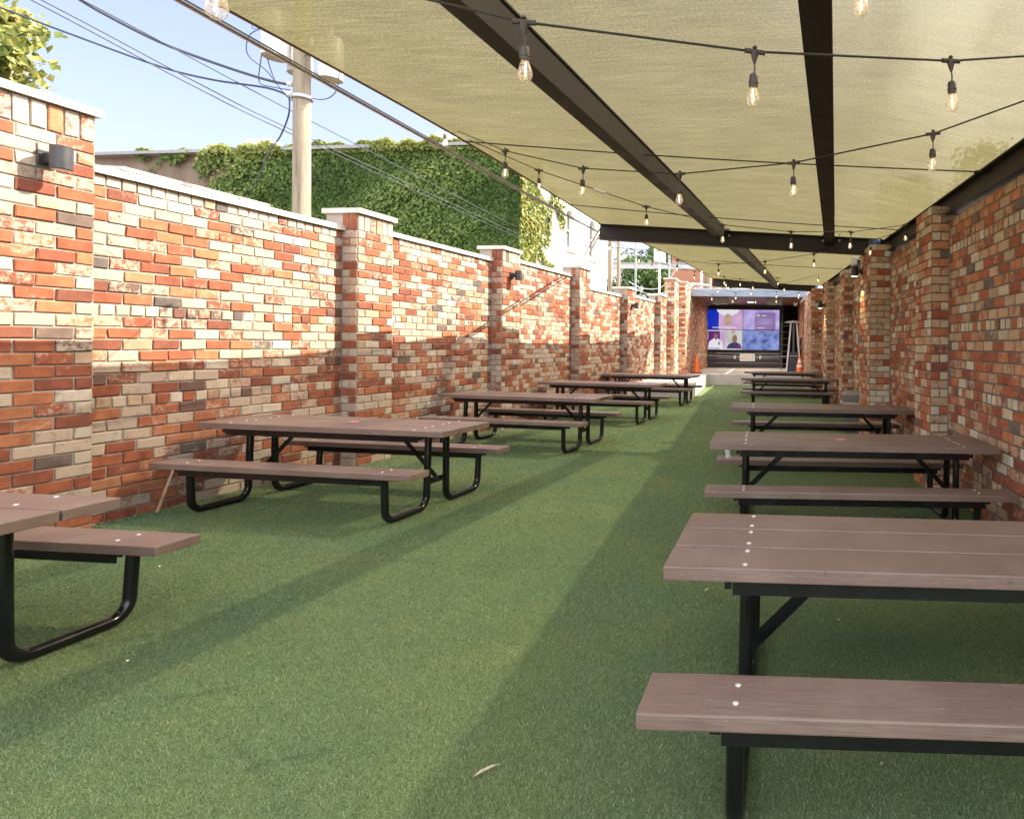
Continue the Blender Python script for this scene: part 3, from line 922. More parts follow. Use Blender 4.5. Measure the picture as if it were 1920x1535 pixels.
# ---- text helper: real letters turned into mesh
def text_mesh(txt, size, mat, M, parent, name='lettering'):
    cu = bpy.data.curves.new('t', 'FONT')
    cu.body = txt; cu.size = size; cu.align_x = 'CENTER'; cu.align_y = 'CENTER'; cu.extrude = 0.0015
    ob = bpy.data.objects.new('t', cu); COL.objects.link(ob)
    dg = bpy.context.evaluated_depsgraph_get()
    me = bpy.data.meshes.new_from_object(ob.evaluated_get(dg))
    bpy.data.objects.remove(ob); bpy.data.curves.remove(cu)
    me.transform(M)
    me.materials.clear(); me.materials.append(mat)
    me.name = name
    return link(name, me, parent)
Mface = Matrix.Rotation(math.pi / 2, 4, 'X')          # letters facing -Y
r = empty('notice_sign', (-1.23, 30.325, 0.975), label='white notice with red and dark lettering below the video wall', cat='sign')
m = MB(); m.cbox((0, 0, 0), (0.76, 0.02, 0.37), 0.004); m.build('board', M_WHITE, r)
text_mesh('STAGE', 0.115, M_REDTXT, Matrix.Translation((-0.18, -0.012, 0.085)) @ Mface, r)
text_mesh('CLOSED', 0.108, M_REDTXT, Matrix.Translation((0.17, -0.012, 0.085)) @ Mface, r)
text_mesh('EMPLOYEES', 0.080, M_BLUETXT, Matrix.Translation((-0.115, -0.012, -0.03)) @ Mface, r)
text_mesh('ONLY', 0.080, M_BLUETXT, Matrix.Translation((0.245, -0.012, -0.03)) @ Mface, r)
m = MB(); m.box((0, -0.0115, -0.11), (0.62, 0.002, 0.012)); m.build('underline', M_BLUETXT, r)
for x, lb in ((-1.87, 'white wall outlet left of the notice sign'), (-0.58, 'white wall outlet right of the notice sign')):
    r = empty('wall_outlet', (x, 30.33, 0.99), label=lb, cat='outlet', group='outlets below the screens')
    m = MB(); m.cbox((0, 0, 0), (0.10, 0.03, 0.17), 0.008); m.build('cover_plate', M_WHITE, r)
    for dz in (0.035, -0.035):
        m = MB(); m.box((0, -0.017, dz), (0.04, 0.004, 0.04)); m.build('socket', M_LIDGREY, r)
for x, z, lb in ((-2.18, 3.60, 'grey speaker box under the stage ceiling near the left wall'), (0.09, 3.60, 'grey speaker box under the stage ceiling above the right screen')):
    r = empty('speaker_box', (x, 25.3, 3.64), label=lb, cat='speaker', group='speaker boxes under the stage ceiling')
    m = MB(); m.cbox((0, 0, -0.19), (0.66, 0.35, 0.27), 0.015); m.build('cabinet', M_BLUESTEEL, r)
    m = MB(); m.cbox((0, -0.178, -0.19), (0.61, 0.012, 0.225), 0.004); m.build('grille', M_SPEAK, r)
    for dx in (-0.25, 0.25):
        m = MB(); m.box((dx, 0, -0.02), (0.04, 0.2, 0.06)); m.build('bracket', M_BLACK, r)
r = empty('ceiling_light', (-1.01, 28.0, 3.638), label='round white light in the stage ceiling', cat='ceiling light')
m = MB(); m.lathe([(0.20, 0.0), (0.20, -0.02), (0.15, -0.035)], n=24); m.build('trim_ring', M_WHITE, r, True)
m = MB(); m.lathe([(0.14, -0.036), (0.10, -0.05), (0.0, -0.055)], n=24); m.build('diffuser', M_LAMPLIT, r, True)
ld = bpy.data.lights.new('lamp_light', 'AREA'); ld.shape = 'DISK'; ld.size = 0.28; ld.energy = 26; ld.color = (1.0, 0.86, 0.68); ld.spread = R(170)
lo = bpy.data.objects.new('lamp_light', ld); COL.objects.link(lo); lo.parent = r; lo.location = (0, 0, -0.07)
r = empty('security_camera', (1.10, 28.6, 3.638), label='white dome camera on the stage ceiling above the patio heater', cat='camera')
m = MB(); m.lathe([(0.10, 0), (0.10, -0.06), (0.085, -0.08)], n=16); m.build('base', M_WHITE, r, True)
m = MB(); m.lathe([(0.078, -0.08), (0.075, -0.12), (0.045, -0.16), (0.0, -0.17)], n=16); m.build('dome', M_CANS, r, True)

# ---- patio heater
M_BRIGHT = simple('brushed_steel', (0.74, 0.74, 0.76), 0.5, 0.0, 0.08, 10)
def heater():
    r = empty('patio_heater', (0.93, 25.6, FZ), label='tall silver pyramid patio heater at the right of the stage', cat='heater')
    m = MB()
    w0, w1 = 0.27, 0.21
    m.add([(sx * w0, sy * w0, 0.03) for sx, sy in ((-1, -1), (1, -1), (1, 1), (-1, 1))] + [(sx * w1, sy * w1, 0.86) for sx, sy in ((-1, -1), (1, -1), (1, 1), (-1, 1))],
          [(0, 1, 5, 4), (1, 2, 6, 5), (2, 3, 7, 6), (3, 0, 4, 7), (4, 5, 6, 7), (0, 3, 2, 1)])
    m.build('cabinet', M_CHAR, r)
    for sx, sy in ((-1, -1), (1, -1), (1, 1), (-1, 1)):
        m = MB(); m.tube([(sx * 0.30, sy * 0.30, 0.0), (sx * 0.225, sy * 0.225, 0.88), (sx * 0.12, sy * 0.12, 2.12)], 0.029, 6); m.build('leg', M_BRIGHT, r)
    m = MB(); m.lathe([(0.045, 0.86), (0.045, 2.05)], n=16); m.build('glass_tube', M_WIN, r, True)
    m = MB()
    for sx, sy in ((0, -1), (1, 0), (0, 1), (-1, 0)):
        for k in (-0.5, 0, 0.5):
            p0 = Vector((sx * 0.22 + sy * k * 0.3, sy * 0.22 + sx * k * 0.3, 0.9)); p1 = Vector((sx * 0.125 + sy * k * 0.17, sy * 0.125 + sx * k * 0.17, 2.05))
            m.tube([p0, p1], 0.004, 5)
    m.build('guard', M_CHAR, r)
    m = MB(); m.lathe([(0.40, 2.12), (0.42, 2.125), (0.30, 2.17), (0.05, 2.215), (0.0, 2.22)], n=28); m.build('reflector', M_BRIGHT, r, True)
    m = MB(); m.tube([(0.10, -0.28, 0.42), (0.14, -0.29, 0.33), (0.12, -0.29, 0.22), (0.17, -0.29, 0.15)], 0.012, 6); m.build('hose', M_ORANGE, r)
heater()
M_LADDER = simple('dull_aluminium', (0.16, 0.16, 0.165), 0.6)
r = empty('ladder', (0.62, 27.2, FZ), label='aluminium ladder standing in the dark recess behind the patio heater', cat='ladder')
for x in (-0.19, 0.19):
    m = MB(); m.box((x, 0, 1.1), (0.03, 0.06, 2.2)); m.build('rail', M_LADDER, r)
for i in range(7):
    m = MB(); m.tube([(-0.19, 0, 0.3 + i * 0.29), (0.19, 0, 0.3 + i * 0.29)], 0.016, 6); m.build('rung', M_LADDER, r)
r = empty('folded_umbrella', (1.20, 26.2, FZ), label='black bundle leaning beside the patio heater and the brick wall', cat='umbrella')
m = MB(); m.tube([(0.0, -0.1, 0.02), (0.04, 0.0, 0.8), (0.07, 0.05, 1.5)], [0.10, 0.07, 0.03], 9); m.build('canopy', M_RUBBER, r)
m = MB(); m.tube([(0.02, -0.08, 0.9), (0.10, -0.05, 1.25)], 0.014, 6); m.build('pole', M_GALV, r)

# ---- cones and rope
def cone(loc, label, bands):
    r = empty('traffic_cone', loc, label=label, cat='traffic cone', group='orange traffic cones on the stage')
    m = MB(); m.cbox((0, 0, 0.018), (0.40, 0.40, 0.036), 0.008); m.build('base', M_RUBBER, r)
    prof = [(0.155, 0.036), (0.15, 0.06), (0.035, 0.74), (0.028, 0.76)]
    m = MB(); m.lathe(prof, n=24); m.lathe([(0.028, 0.76), (0.018, 0.755), (0.0, 0.70)], n=24); m.build('cone_body', M_ORANGE, r, True)
    for z0, z1 in bands:
        f = lambda z: 0.15 + (0.035 - 0.15) * (z - 0.06) / 0.68 + 0.0025
        m = MB(); m.lathe([(f(z0), z0), (f(z1), z1)], n=24); m.build('reflective_band', M_REFL, r, True)
cone((-3.02, 24.15, FZ), 'plain orange traffic cone on the left corner of the stage', [])
cone((1.13, 24.2, FZ), 'orange traffic cone with white bands beside the right stage pillar', [(0.28, 0.38), (0.46, 0.58)])
m = MB()
pts = []
for i in range(25):
    t = i / 24
    pts.append((-3.0 + 4.1 * t, 24.15 + 0.05 * t, FZ + 0.74 - 0.06 * math.sin(math.pi * t)))
m.tube(pts, 0.006, 5)
o = m.build('barrier_rope', M_PAPER); tag(o, 'thin pale rope strung between the two traffic cones', 'rope')

# ================================================================== SHADE STRUCTURE
IB = lambda w, h, t=0.012: [(-w / 2, 0), (w / 2, 0), (w / 2, t), (t / 2, t), (t / 2, h - t), (w / 2, h - t), (w / 2, h), (-w / 2, h), (-w / 2, h - t), (-t / 2, h - t), (-t / 2, t), (-w / 2, t)]
CB1 = (Vector((1.82, 10.02, 3.10)), Vector((-3.04, 10.50, 3.41)))
CB2 = (Vector((1.40, 19.62, 3.36)), Vector((-2.07, 20.6, 3.60)))
def pergola():
    root = empty('steel_pergola', (0, 0, 0), label='dark steel beam frame spanning the courtyard under the shade cloth', cat='pergola')
    # rafters are channels seen from below: flat underside, grey web to the right
    def rafter(a, b, w, h):
        m = MB()
        m.prism([(0, 0), (w, 0), (w, 0.016), (w - 0.012, 0.016), (w - 0.012, h - 0.014), (w, h - 0.014), (w, h), (0, h), (0, h - 0.014), (0.012, h - 0.014), (0.012, 0.016), (0, 0.016)], a, b)
        return m.build('rafter', M_STEEL, root)
    rafter((-1.945, 0.7, 3.27), (-0.935, 10.20, 3.385), 0.128, 0.23)
    rafter((-0.13, 0.7, 3.29), (0.885, 10.15, 3.29), 0.165, 0.23)
    rafter((-0.905, 10.45, 3.39), (0.10, 19.9, 3.49), 0.13, 0.235)
    for a, b in (CB1, CB2):
        m = MB(); m.prism(IB(0.16, 0.27, 0.016), a, b); m.build('cross_beam', M_STEEL, root)
    # beam lying along the right wall
    m = MB()
    a = PR(0.3, -0.03); b = PR(19.4, -0.03)
    m.prism(IB(0.16, 0.225, 0.016), (*a, 3.245 + 0.02 * (0.3 - 4.75) - 0.225), (*b, 3.245 + 0.02 * (19.4 - 4.75) - 0.225))
    m.build('wall_beam', M_STEEL, root)
    for (px, py, pz) in ((1.70, 10.0, 3.235), (1.42, 19.75, 3.50)):
        m = MB(); m.lathe([(0.10, 0), (0.11, 0.02), (0.11, 0.10), (0.10, 0.12)], (px, py, pz), 14); m.build('column_cap', M_BLUEWRAP, root, True)
    # bolts at the joints
    def bolts(p, dx):
        for k in (0, 1):
            m = MB(); m.lathe([(0.018, 0), (0.018, 0.03), (0.0, 0.034)], (p[0] + dx, p[1], p[2] + 0.06 + k * 0.10), 6, M=Matrix.Rotation(math.pi / 2, 3, 'X')); m.build('bolt', M_GALV, root)
    for p in ((-0.74, 10.19, 3.38), (0.84, 10.02, 3.28), (1.11, 9.99, 3.28), (0.30, 19.75, 3.50)):
        bolts(p, 0.0)
    # stay rods from the beam end to the wall pillar
    for k in (0, 1):
        m = MB(); m.tube([(-3.03 + 0.05 * k, 10.5, 3.60), (-4.50 + 0.10 * k, 13.9, 3.41)], 0.016, 6); m.build('stay_rod', M_GALV, root)
pergola()

def lerp(a, b, t): return a + (b - a) * t
def sail(name, L0, L1, bow, sag, ry0, ry1, zr0, zr1, label, ridge):
    nu, nv = 48, 40
    V = []; UV = []
    for j in range(nu + 1):
        t = j / nu
        sx = math.sin(math.pi * t)
        lxp = lerp(L0[0], L1[0], t) + bow * sx
        lyp = lerp(L0[1], L1[1], t)
        lzp = lerp(L0[2], L1[2], t) - sag * sx
        yr = lerp(ry0, ry1, t)
        q = PR(yr, -0.02)
        zr = lerp(zr0, zr1, t)
        for i in range(nv + 1):
            v = i / nv
            # height across the span follows the rafters
            vs = [0.0] + [k for k, _ in ridge] + [1.0]
            zs = [lzp] + [h for _, h in ridge] + [zr]
            z = float(np.interp(v, vs, zs))
            x = lerp(lxp, q[0], v); y = lerp(lyp, q[1], v)
            # end hems are pulled into shallow curves
            z += (0.010 * math.sin(9 * v + 3 * t) + 0.006 * math.sin(31 * v - 11 * t) * (1 - v) ** 2) * sx - 0.012 * math.sin(math.pi * ((t * 3) % 1.0)) * min(1, 6 * v, 6 * (1 - v))
            if v < 0.5: z -= 0.02 * sx * math.sin(2 * math.pi * v)
            V.append((x, y, z)); UV.append((v, t * 2.0))
    F = [(j * (nv + 1) + i, j * (nv + 1) + i + 1, (j + 1) * (nv + 1) + i + 1, (j + 1) * (nv + 1) + i) for j in range(nu) for i in range(nv)]
    me = bpy.data.meshes.new(name); me.from_pydata(V, [], F); me.materials.append(M_SAIL)
    uvl = me.uv_layers.new(name='UVMap')
    for lp in me.loops:
        uvl.data[lp.index].uv = UV[lp.vertex_index]
    me.polygons.foreach_set('use_smooth', [True] * len(F))
    root = empty(name, (0, 0, 0), label=label, cat='shade sail', group='shade sails over the courtyard')
    link('cloth', me, root)
    e = MB(); e.tube([V[j * (nv + 1)] for j in range(nu + 1)], 0.013, 6); e.build('hem', M_HEM, root)
    return root
sail('shade_sail', (-3.74, 1.8, 3.70), (-3.04, 10.53, 3.70), 0.19, 0.04, 0.7, 10.1, 3.168, 3.356,
     'near tan shade sail stretched over the picnic tables', [(0.42, 3.60), (0.78, 3.53)])
sail('shade_sail', (-3.02, 10.58, 3.70), (-2.07, 20.55, 3.88), 0.20, 0.04, 10.2, 19.55, 3.358, 3.545,
     'far tan shade sail between the steel cross beam and the stage', [(0.45, 3.69), (0.75, 3.60)])
for i, (a, b, lb) in enumerate((((-3.19, 6.15, 3.67), (2.0, 5.63, 3.25), 'thin tension cable under the near sail in front of its middle'),
                            ((-3.02, 8.95, 3.68), (1.93, 8.77, 3.31), 'thin tension cable under the near sail close to the cross beam'),
                            ((-2.45, 15.2, 3.82), (1.68, 14.1, 3.42), 'thin tension cable under the far sail'))):
    a, b = Vector(a), Vector(b)
    m = MB(); m.tube([a.lerp(b, t / 10) - Vector((0, 0, 0.02 + (0.03 * math.sin(math.pi * t / 10)))) for t in range(11)], 0.007, 5)
    o = m.build('tension_cable', M_CORD); tag(o, lb, 'cable', 'tension cables under the sails')
m = MB(); m.box((1.98, 5.66, 3.24), (0.16, 0.05, 0.02)); o = m.build('cable_plate', M_STEEL); tag(o, 'small dark steel plate where the tension cable meets the wall beam', 'bracket')
m = MB()
a, b = Vector((-3.01, 2.85, 3.295)), Vector((-3.07, 10.48, 3.545))
m.tube([a.lerp(b, t / 16) - Vector((0, 0, 0.02 * math.sin(math.pi * t / 16))) for t in range(17)], 0.012, 6)
m.tube([a.lerp(b, t / 16) + Vector((0.018, 0, 0.012)) - Vector((0, 0, 0.02 * math.sin(math.pi * t / 16))) for t in range(17)], 0.006, 5)
o = m.build('steel_rope', M_BRIGHTCABLE); tag(o, 'bright steel rope running beside the left edge of the near sail', 'rope')

# ================================================================== STRING LIGHTS
def lamp_meshes():
    m = MB()
    m.tube([(-0.042, 0, 0), (0.042, 0, 0)], 0.0105, 8)
    m.tube([(0, 0, 0.0), (0, 0, -0.02), (0, 0, -0.045)], [0.018, 0.014, 0.006], 8)
    m.lathe([(0.004, 0.010), (0.010, 0.014), (0.010, 0.020), (0.004, 0.024)], n=8)
    m.tube([(0, 0, -0.04), (0.003, 0, -0.07), (0, 0, -0.092)], 0.0036, 6)
    m.lathe([(0.004, -0.086), (0.016, -0.092), (0.0185, -0.10), (0.0185, -0.118), (0.0205, -0.120), (0.0205, -0.128), (0.0185, -0.130), (0.0185, -0.140)], n=12)
    holder = m.mesh('lamp_holder', M_SOCKET, True)
    g = MB()
    g.lathe([(0.0135, -0.139), (0.016, -0.150), (0.0225, -0.168), (0.0262, -0.185), (0.0262, -0.197), (0.021, -0.211), (0.011, -0.219), (0.0, -0.221)], n=14, mi=0)
    g.tube([(0.002, 0, -0.146), (0.003, 0, -0.200)], 0.0026, 5, mi=1)
    g.tube([(0.0, 0, -0.139), (0.0, 0, -0.150)], 0.006, 6, mi=2)
    bulb = g.mesh('bulb', [M_GLASS, M_FIL, M_CANB], True)
    return holder, bulb
HOLD, BULB = lamp_meshes()
def string(pts, label, lamps=None, mid_sag=0.05, ext0=None, ext1=None):
    root = empty('string_lights', pts[0], label=label, cat='string lights', group='string lights under the sails')
    o = Vector(pts[0])
    P = [Vector(p) - o for p in pts]
    full = ([Vector(ext0) - o] if ext0 else []) + P + ([Vector(ext1) - o] if ext1 else [])
    c = MB()
    path = []
    for a, b in zip(full[:-1], full[1:]):
        for t in range(6):
            q = a.lerp(b, t / 6); path.append(q)
    path.append(full[-1])
    c.tube(path, 0.0048, 6)
    c.build('cable', M_CORD, root, True)
    for i, p in enumerate(P):
        if lamps is not None and i not in lamps: continue
        d = (P[min(i + 1, len(P) - 1)] - P[max(i - 1, 0)])
        h = link('lamp_holder', HOLD, root)
        h.location = p
        h.rotation_euler = (random.uniform(-0.07, 0.07), random.uniform(-0.07, 0.07), math.atan2(d.y, d.x))
        b = link('bulb', BULB, h)
        b.rotation_euler = (0, 0, random.uniform(0, 6))
string([(-1.71, 2.15, 2.92), (-0.94, 2.25, 2.79), (-0.08, 2.44, 2.78), (0.78, 2.65, 2.85), (1.8, 2.9, 3.04)],
       'nearest string of clear bulbs, crossing the top right with its three largest bulbs', [1, 2, 3], ext0=(-3.0, 2.0, 3.35))
string([(-1.47, 1.60, 2.66), (-0.3, 0.7, 2.75)], 'string whose single large bulb shows at the top edge near the sky', [0], ext0=(-2.6, 2.4, 3.1))
string([(0.29, 2.05, 2.93), (1.2, 1.2, 3.0)], 'string whose bulb tip shows at the top edge under the right rafter', [0], ext0=(-0.4, 1.5, 3.15))
string([(-3.48, 6.35, 3.88), (-2.17, 4.85, 3.14), (-1.49, 4.7, 2.96), (-0.67, 4.3, 2.81), (0.13, 3.85, 2.76), (0.93, 3.5, 2.83), (1.73, 3.2, 3.05)],
       'second string of bulbs, rising to the right frame edge above the right wall', [0, 1, 2, 3, 4, 5])
string([(-3.07, 6.05, 3.63), (-2.58, 6.6, 3.49), (-1.46, 6.9, 3.17), (-0.62, 7.3, 3.05), (0.23, 7.6, 3.03), (1.03, 7.9, 3.09), (1.81, 8.2, 3.25)],
       'third string of bulbs with a white cord connector, ending on the right wall beam', [1, 2, 3, 4, 5, 6], ext1=(2.0, 8.3, 3.30))
m = MB(); m.tube([(-2.02, 6.75, 3.325), (-1.90, 6.79, 3.29)], 0.016, 8); o = m.build('cord_connector', M_PAPER); tag(o, 'white cord connector wrapped on the third string of bulbs', 'connector')
string([(1.92, 8.6, 3.27), (1.48, 9.0, 3.17), (0.66, 9.6, 3.06), (-0.13, 10.3, 3.03), (-0.99, 11.0, 3.07), (-1.84, 11.6, 3.22), (-2.72, 12.2, 3.46), (-3.48, 12.8, 3.81)],
       'string of bulbs passing below the steel cross beam and out over the left wall', [1, 2, 3, 4, 5, 6, 7], ext1=(-4.4, 13.9, 4.05))
string([(-3.01, 15.0, 3.69), (-2.01, 15.5, 3.49), (-1.28, 16.0, 3.42), (-0.53, 16.5, 3.34), (0.33, 17.0, 3.34), (1.27, 16.5, 3.56)],
       'string of small bulbs under the far sail, lowest at the middle', [0, 1, 2, 3, 4, 5], ext0=(-4.2, 14.3, 4.0), ext1=(1.6, 16.4, 3.62))
string([(-2.41, 21.0, 3.8), (-1.9, 21.0, 3.64), (-1.28, 21.0, 3.42), (-0.74, 21.0, 3.57), (0.15, 21.0, 3.47), (0.93, 20.5, 3.5)],
       'string of tiny bulbs just in front of the grey stage fascia', [1, 2, 3, 4, 5], ext1=(1.28, 20.3, 3.62))
string([(-2.33, 23.2, 3.54), (-1.52, 23.2, 3.45), (-0.65, 23.2, 3.43), (0.15, 23.2, 3.46), (0.99, 22.6, 3.58)],
       'farthest string of tiny bulbs below the stage fascia', [0, 1, 2, 3, 4], ext0=(-3.2, 23.3, 3.75), ext1=(1.28, 22.5, 3.68))
string([(-2.07, 17.5, 3.9), (-1.38, 18.0, 3.56), (-0.95, 17.5, 3.53), (0.16, 18.0, 3.62), (1.28, 17.0, 3.65)],
       'string of small bulbs close under the far sail, level with the last rafter', [0, 1, 2, 3, 4], ext0=(-2.9, 17.4, 4.1), ext1=(1.62, 16.9, 3.7))

# ================================================================== PICNIC TABLES
TL, TW, TH = 2.442, 0.7145, 0.76
HB, BO, WB = 0.459, 0.75, 0.234
def arc(c, r, a0, a1, n=7):
    return [(c[0] + r * math.cos(a0 + (a1 - a0) * i / n), c[1] + r * math.sin(a0 + (a1 - a0) * i / n)) for i in range(n + 1)]
def make_table():
    root = empty('picnic_table', (0, 0, 0))
    pw = (TW - 0.026) / 3; tk = 0.052
    m = MB()
    for k in range(3):
        m.cbox((0, -TW / 2 + pw / 2 + k * (pw + 0.013), TH - tk / 2), (TL, pw, tk), 0.004)
    top = m.build('tabletop', M_PLANK, root)
    bm_ = MB(); bm_.lathe([(0.0105, 0.0), (0.0105, 0.0025), (0.007, 0.005), (0.0, 0.0058)], n=10)
    bolt = bm_.mesh('bolt', M_BOLT, True)
    LX = TL / 2 - 0.30
    for sx in (-1, 1):
        for k in range(3):
            cy = -TW / 2 + pw / 2 + k * (pw + 0.013)
            for s in (-1, 1):
                b = link('bolt', bolt, top); b.location = (sx * LX, cy + s * 0.075, TH)
    for side in (-1, 1):
        yb = side * (BO - WB / 2)
        m = MB(); m.cbox((0, yb, HB - tk / 2), (TL, WB, tk), 0.006)
        bench = m.build('bench_seat', M_PLANK, root)
        for sx in (-1, 1):
            for s in (-1, 1):
                b = link('bolt', bolt, bench); b.location = (sx * LX, yb + s * 0.05, HB)
    rt = 0.030
    for sx in (-1, 1):
        for side in (-1, 1):
            yi, yo = 0.125, BO - WB / 2 + 0.025
            rr = 0.10
            prof = [(yi, TH - tk - 0.045)]
            prof += arc((yi + 0.012 + rr, rt + rr), rr, math.pi, 1.5 * math.pi)
            prof += arc((yo - rr - 0.012, rt + rr), rr, 1.5 * math.pi, 2 * math.pi)
            prof += [(yo, HB - tk - 0.03)]
            m = MB(); m.tube([(sx * LX, side * y, z) for y, z in prof], rt, 12)
            m.build('leg', M_BLACK, root, True)
        # plate tying the two legs, gusset and brace
        m = MB(); m.cbox((sx * (LX - 0.002), 0, 0.255), (0.012, 0.27, 0.055), 0.002); m.tube([(sx * (LX - 0.03), -0.06, 0.262), (sx * (LX + 0.03), -0.06, 0.262)], 0.01, 6); m.tube([(sx * (LX - 0.03), 0.06, 0.262), (sx * (LX + 0.03), 0.06, 0.262)], 0.01, 6)
        m.build('tie_plate', M_BLACK, root)
        m = MB()
        a = Vector((sx * (LX - 0.01), 0.0, 0.27)); b = Vector((sx * (LX - 0.42), 0.0, TH - tk - 0.02))
        m.prism([(-0.022, 0), (0.022, 0), (0.022, 0.006), (-0.016, 0.006), (-0.016, 0.04), (-0.022, 0.04)], a, b)
        m.build('brace', M_BLACK, root)
        # cross cleats under the top and the benches
        m = MB(); m.box((sx * LX, 0, TH - tk - 0.022), (0.045, TW - 0.16, 0.043)); m.build('cleat', M_BLACK, root)
    EX = LX + 0.075
    for y in (-0.325, 0.325):
        sg = -1 if y > 0 else 1
        m = MB(); m.prism([(-0.003, -0.058), (0.003, -0.058), (0.003, -0.001), (-0.003, -0.001)], (-EX + 0.03, y, TH - tk), (EX - 0.03, y, TH - tk)); m.box((0, y + sg * 0.018, TH - tk - 0.003), (2 * EX, 0.034, 0.005)); m.box((-EX + 0.013, y, TH - tk - 0.022), (0.026, 0.006, 0.03)); m.box((EX - 0.013, y, TH - tk - 0.022), (0.026, 0.006, 0.03)); m.build('rail', M_BLACK, root)
    for side in (-1, 1):
        yb = side * (BO - WB / 2)
        for dy in (-0.088, 0.088):
            m = MB()
            z = HB - tk
            m.prism([(-0.004, -0.055), (0.004, -0.055), (0.004, -0.001), (-0.004, -0.001)], (-EX + 0.035, yb + dy, z), (EX - 0.035, yb + dy, z))
            m.prism([(-0.004, -0.001), (0.004, -0.001), (0.004, -0.02), (-0.004, -0.02)], (-EX, yb + dy, z), (-EX + 0.033, yb + dy, z))
            m.prism([(-0.004, -0.001), (0.004, -0.001), (0.004, -0.02), (-0.004, -0.02)], (EX - 0.033, yb + dy, z), (EX, yb + dy, z))
            m.build('bench_rail', M_BLACK, root)
        for sx in (-1, 1):
            m = MB(); m.cbox((sx * LX, yb, HB - tk - 0.014), (0.07, 0.11, 0.024), 0.004); m.build('cleat', M_BLACK, root)
    return root
TABLES = [
 ('L0', -4.481, 2.719, -0.076, 'nearest picnic table of the left row, cut off by the left frame edge'),
 ('L1', -4.078, 5.781, -0.114, 'brown picnic table with a pink sticker, beside the wooden stake at the left wall'),
 ('L2', -3.721, 9.121, -0.133, 'third picnic table of the left row, its end below the second wall lamp'),
 ('L3', -3.429, 12.229, -0.099, 'fourth picnic table of the left row, just before the one at the landing'),
 ('L4', -3.161, 15.766, -0.082, 'farthest picnic table of the left row, in front of the concrete landing'),
 ('R1', 0.826, 2.545, -0.020, 'largest picnic table in front at the right, its bench cut off by the frame'),
 ('R2', 0.693, 5.361, 0.021, 'picnic table with a red sticker and scrap of wrapper, second from the front at right'),
 ('R3', 0.666, 8.248, 0.018, 'third picnic table at right, in front of the grey bin'),
 ('R4', 0.457, 15.298, 0.005, 'picnic table beyond the grey bin at right, second from the stage'),
 ('R5', 0.372, 18.942, -0.013, 'farthest picnic table at right, closest to the striped cone')]
proto = make_table()
for i, (k, x, y, th, lb) in enumerate(TABLES):
    t = proto if i == 0 else copy_tree(proto)
    t.matrix_world = Matrix.Translation((x, y, gz(x) + 0.004)) @ Matrix.Rotation(SLOPE, 4, 'Y') @ Matrix.Rotation(th, 4, 'Z')
    tag(t, lb, 'picnic table', 'picnic tables along the left wall' if k[0] == 'L' else 'picnic tables along the right wall')
for (x, y, s, lb) in ((-4.03, 5.80, 1.0, 'pink round sticker on the table beside the wooden stake'), (0.62, 5.33, 1.0, 'red sticker on the second table from the front at right')):
    m = MB(); m.lathe([(0.045, 0.0), (0.045, 0.0012), (0.0, 0.0014)], (x, y, TH + gz(x) + 0.0065), 16); o = m.build('sticker', M_PINK); tag(o, lb, 'sticker')

# ================================================================== SCONCES, RIGHT WALL FITTINGS
def sconce(p, n, label, lit):
    n = Vector((n[0], n[1], 0)).normalized()
    r = empty('wall_lamp', (p[0], p[1], p[2]), (0, 0, math.atan2(n.y, n.x)), label=label, cat='wall lamp', group='black cylinder lamps on the pillars')
    m = MB(); m.cbox((0.010, 0, 0), (0.02, 0.11, 0.115), 0.004); m.cbox((0.05, 0, 0), (0.08, 0.05, 0.075), 0.004); m.build('bracket', M_SCONCE, r)
    m = MB(); m.lathe([(0.058, -0.085), (0.060, -0.083), (0.060, 0.083), (0.058, 0.085), (0.02, 0.086)], (0.135, 0, 0), 24); m.build('lamp_body', M_SCONCE, r, True)
    m = MB(); m.lathe([(0.050, -0.0875), (0.0, -0.0885)], (0.135, 0, 0), 20); m.build('lens', M_LAMPLIT if lit else M_CANS, r)
    if lit:
        ld = bpy.data.lights.new('lamp_light', 'SPOT'); ld.energy = 12; ld.color = (1, 0.72, 0.35); ld.spot_size = R(75); ld.spot_blend = 0.6; ld.shadow_soft_size = 0.03
        lo = bpy.data.objects.new('lamp_light', ld); COL.objects.link(lo); lo.parent = r; lo.location = (0.135, 0, -0.10)
M_SCONCE = simple('black_anodised_lamp', (0.045, 0.045, 0.048), 0.4, 0.3)
for y, z, lb in ((4.46, 2.92, 'black cylinder lamp on the nearest left pillar, casting a round shadow'), (10.86, 2.81, 'black cylinder lamp on the middle left pillar'), (17.3, 2.70, 'black cylinder lamp on the far left pillar')):
    p = PL(y, 0.213); sconce((*p, z), nL, lb, False)
p = PR(10.22, 0.343); sconce((*p, 2.86), nR, 'lit black cylinder lamp on the wide right pillar', True)
p = PR(16.8, 0.213); sconce((*p, 2.73), nR, 'lit black cylinder lamp on the far right pillar near the stage', True)
r = empty('security_camera', (*PR(11.0, 0.0), 3.12), label='pale bullet camera on a bracket at the top of the right wall', cat='camera')
m = MB(); m.tube([(-0.0, 0, 0.06), (-0.30, 0.02, 0.06)], 0.018, 8); m.build('bracket', M_GALV, r)
m = MB(); m.cbox((-0.36, 0.0, 0.02), (0.10, 0.16, 0.15), 0.02); m.build('junction_box', M_CANS, r)
m = MB(); m.lathe([(0.03, -0.10), (0.06, -0.07), (0.065, 0.0), (0.05, 0.03)], (-0.36, 0, -0.12), 14); m.build('lens_housing', M_CANS, r, True)
r = empty('floodlight', (*PR(11.6, 0.0), 2.42), label='small white floodlight on the right wall behind the wide pillar', cat='floodlight')
m = MB(); m.cbox((-0.12, 0, 0.05), (0.20, 0.10, 0.10), 0.02, Matrix.Rotation(0.5, 3, 'Y')); m.build('lamp_head', M_WHITE, r)
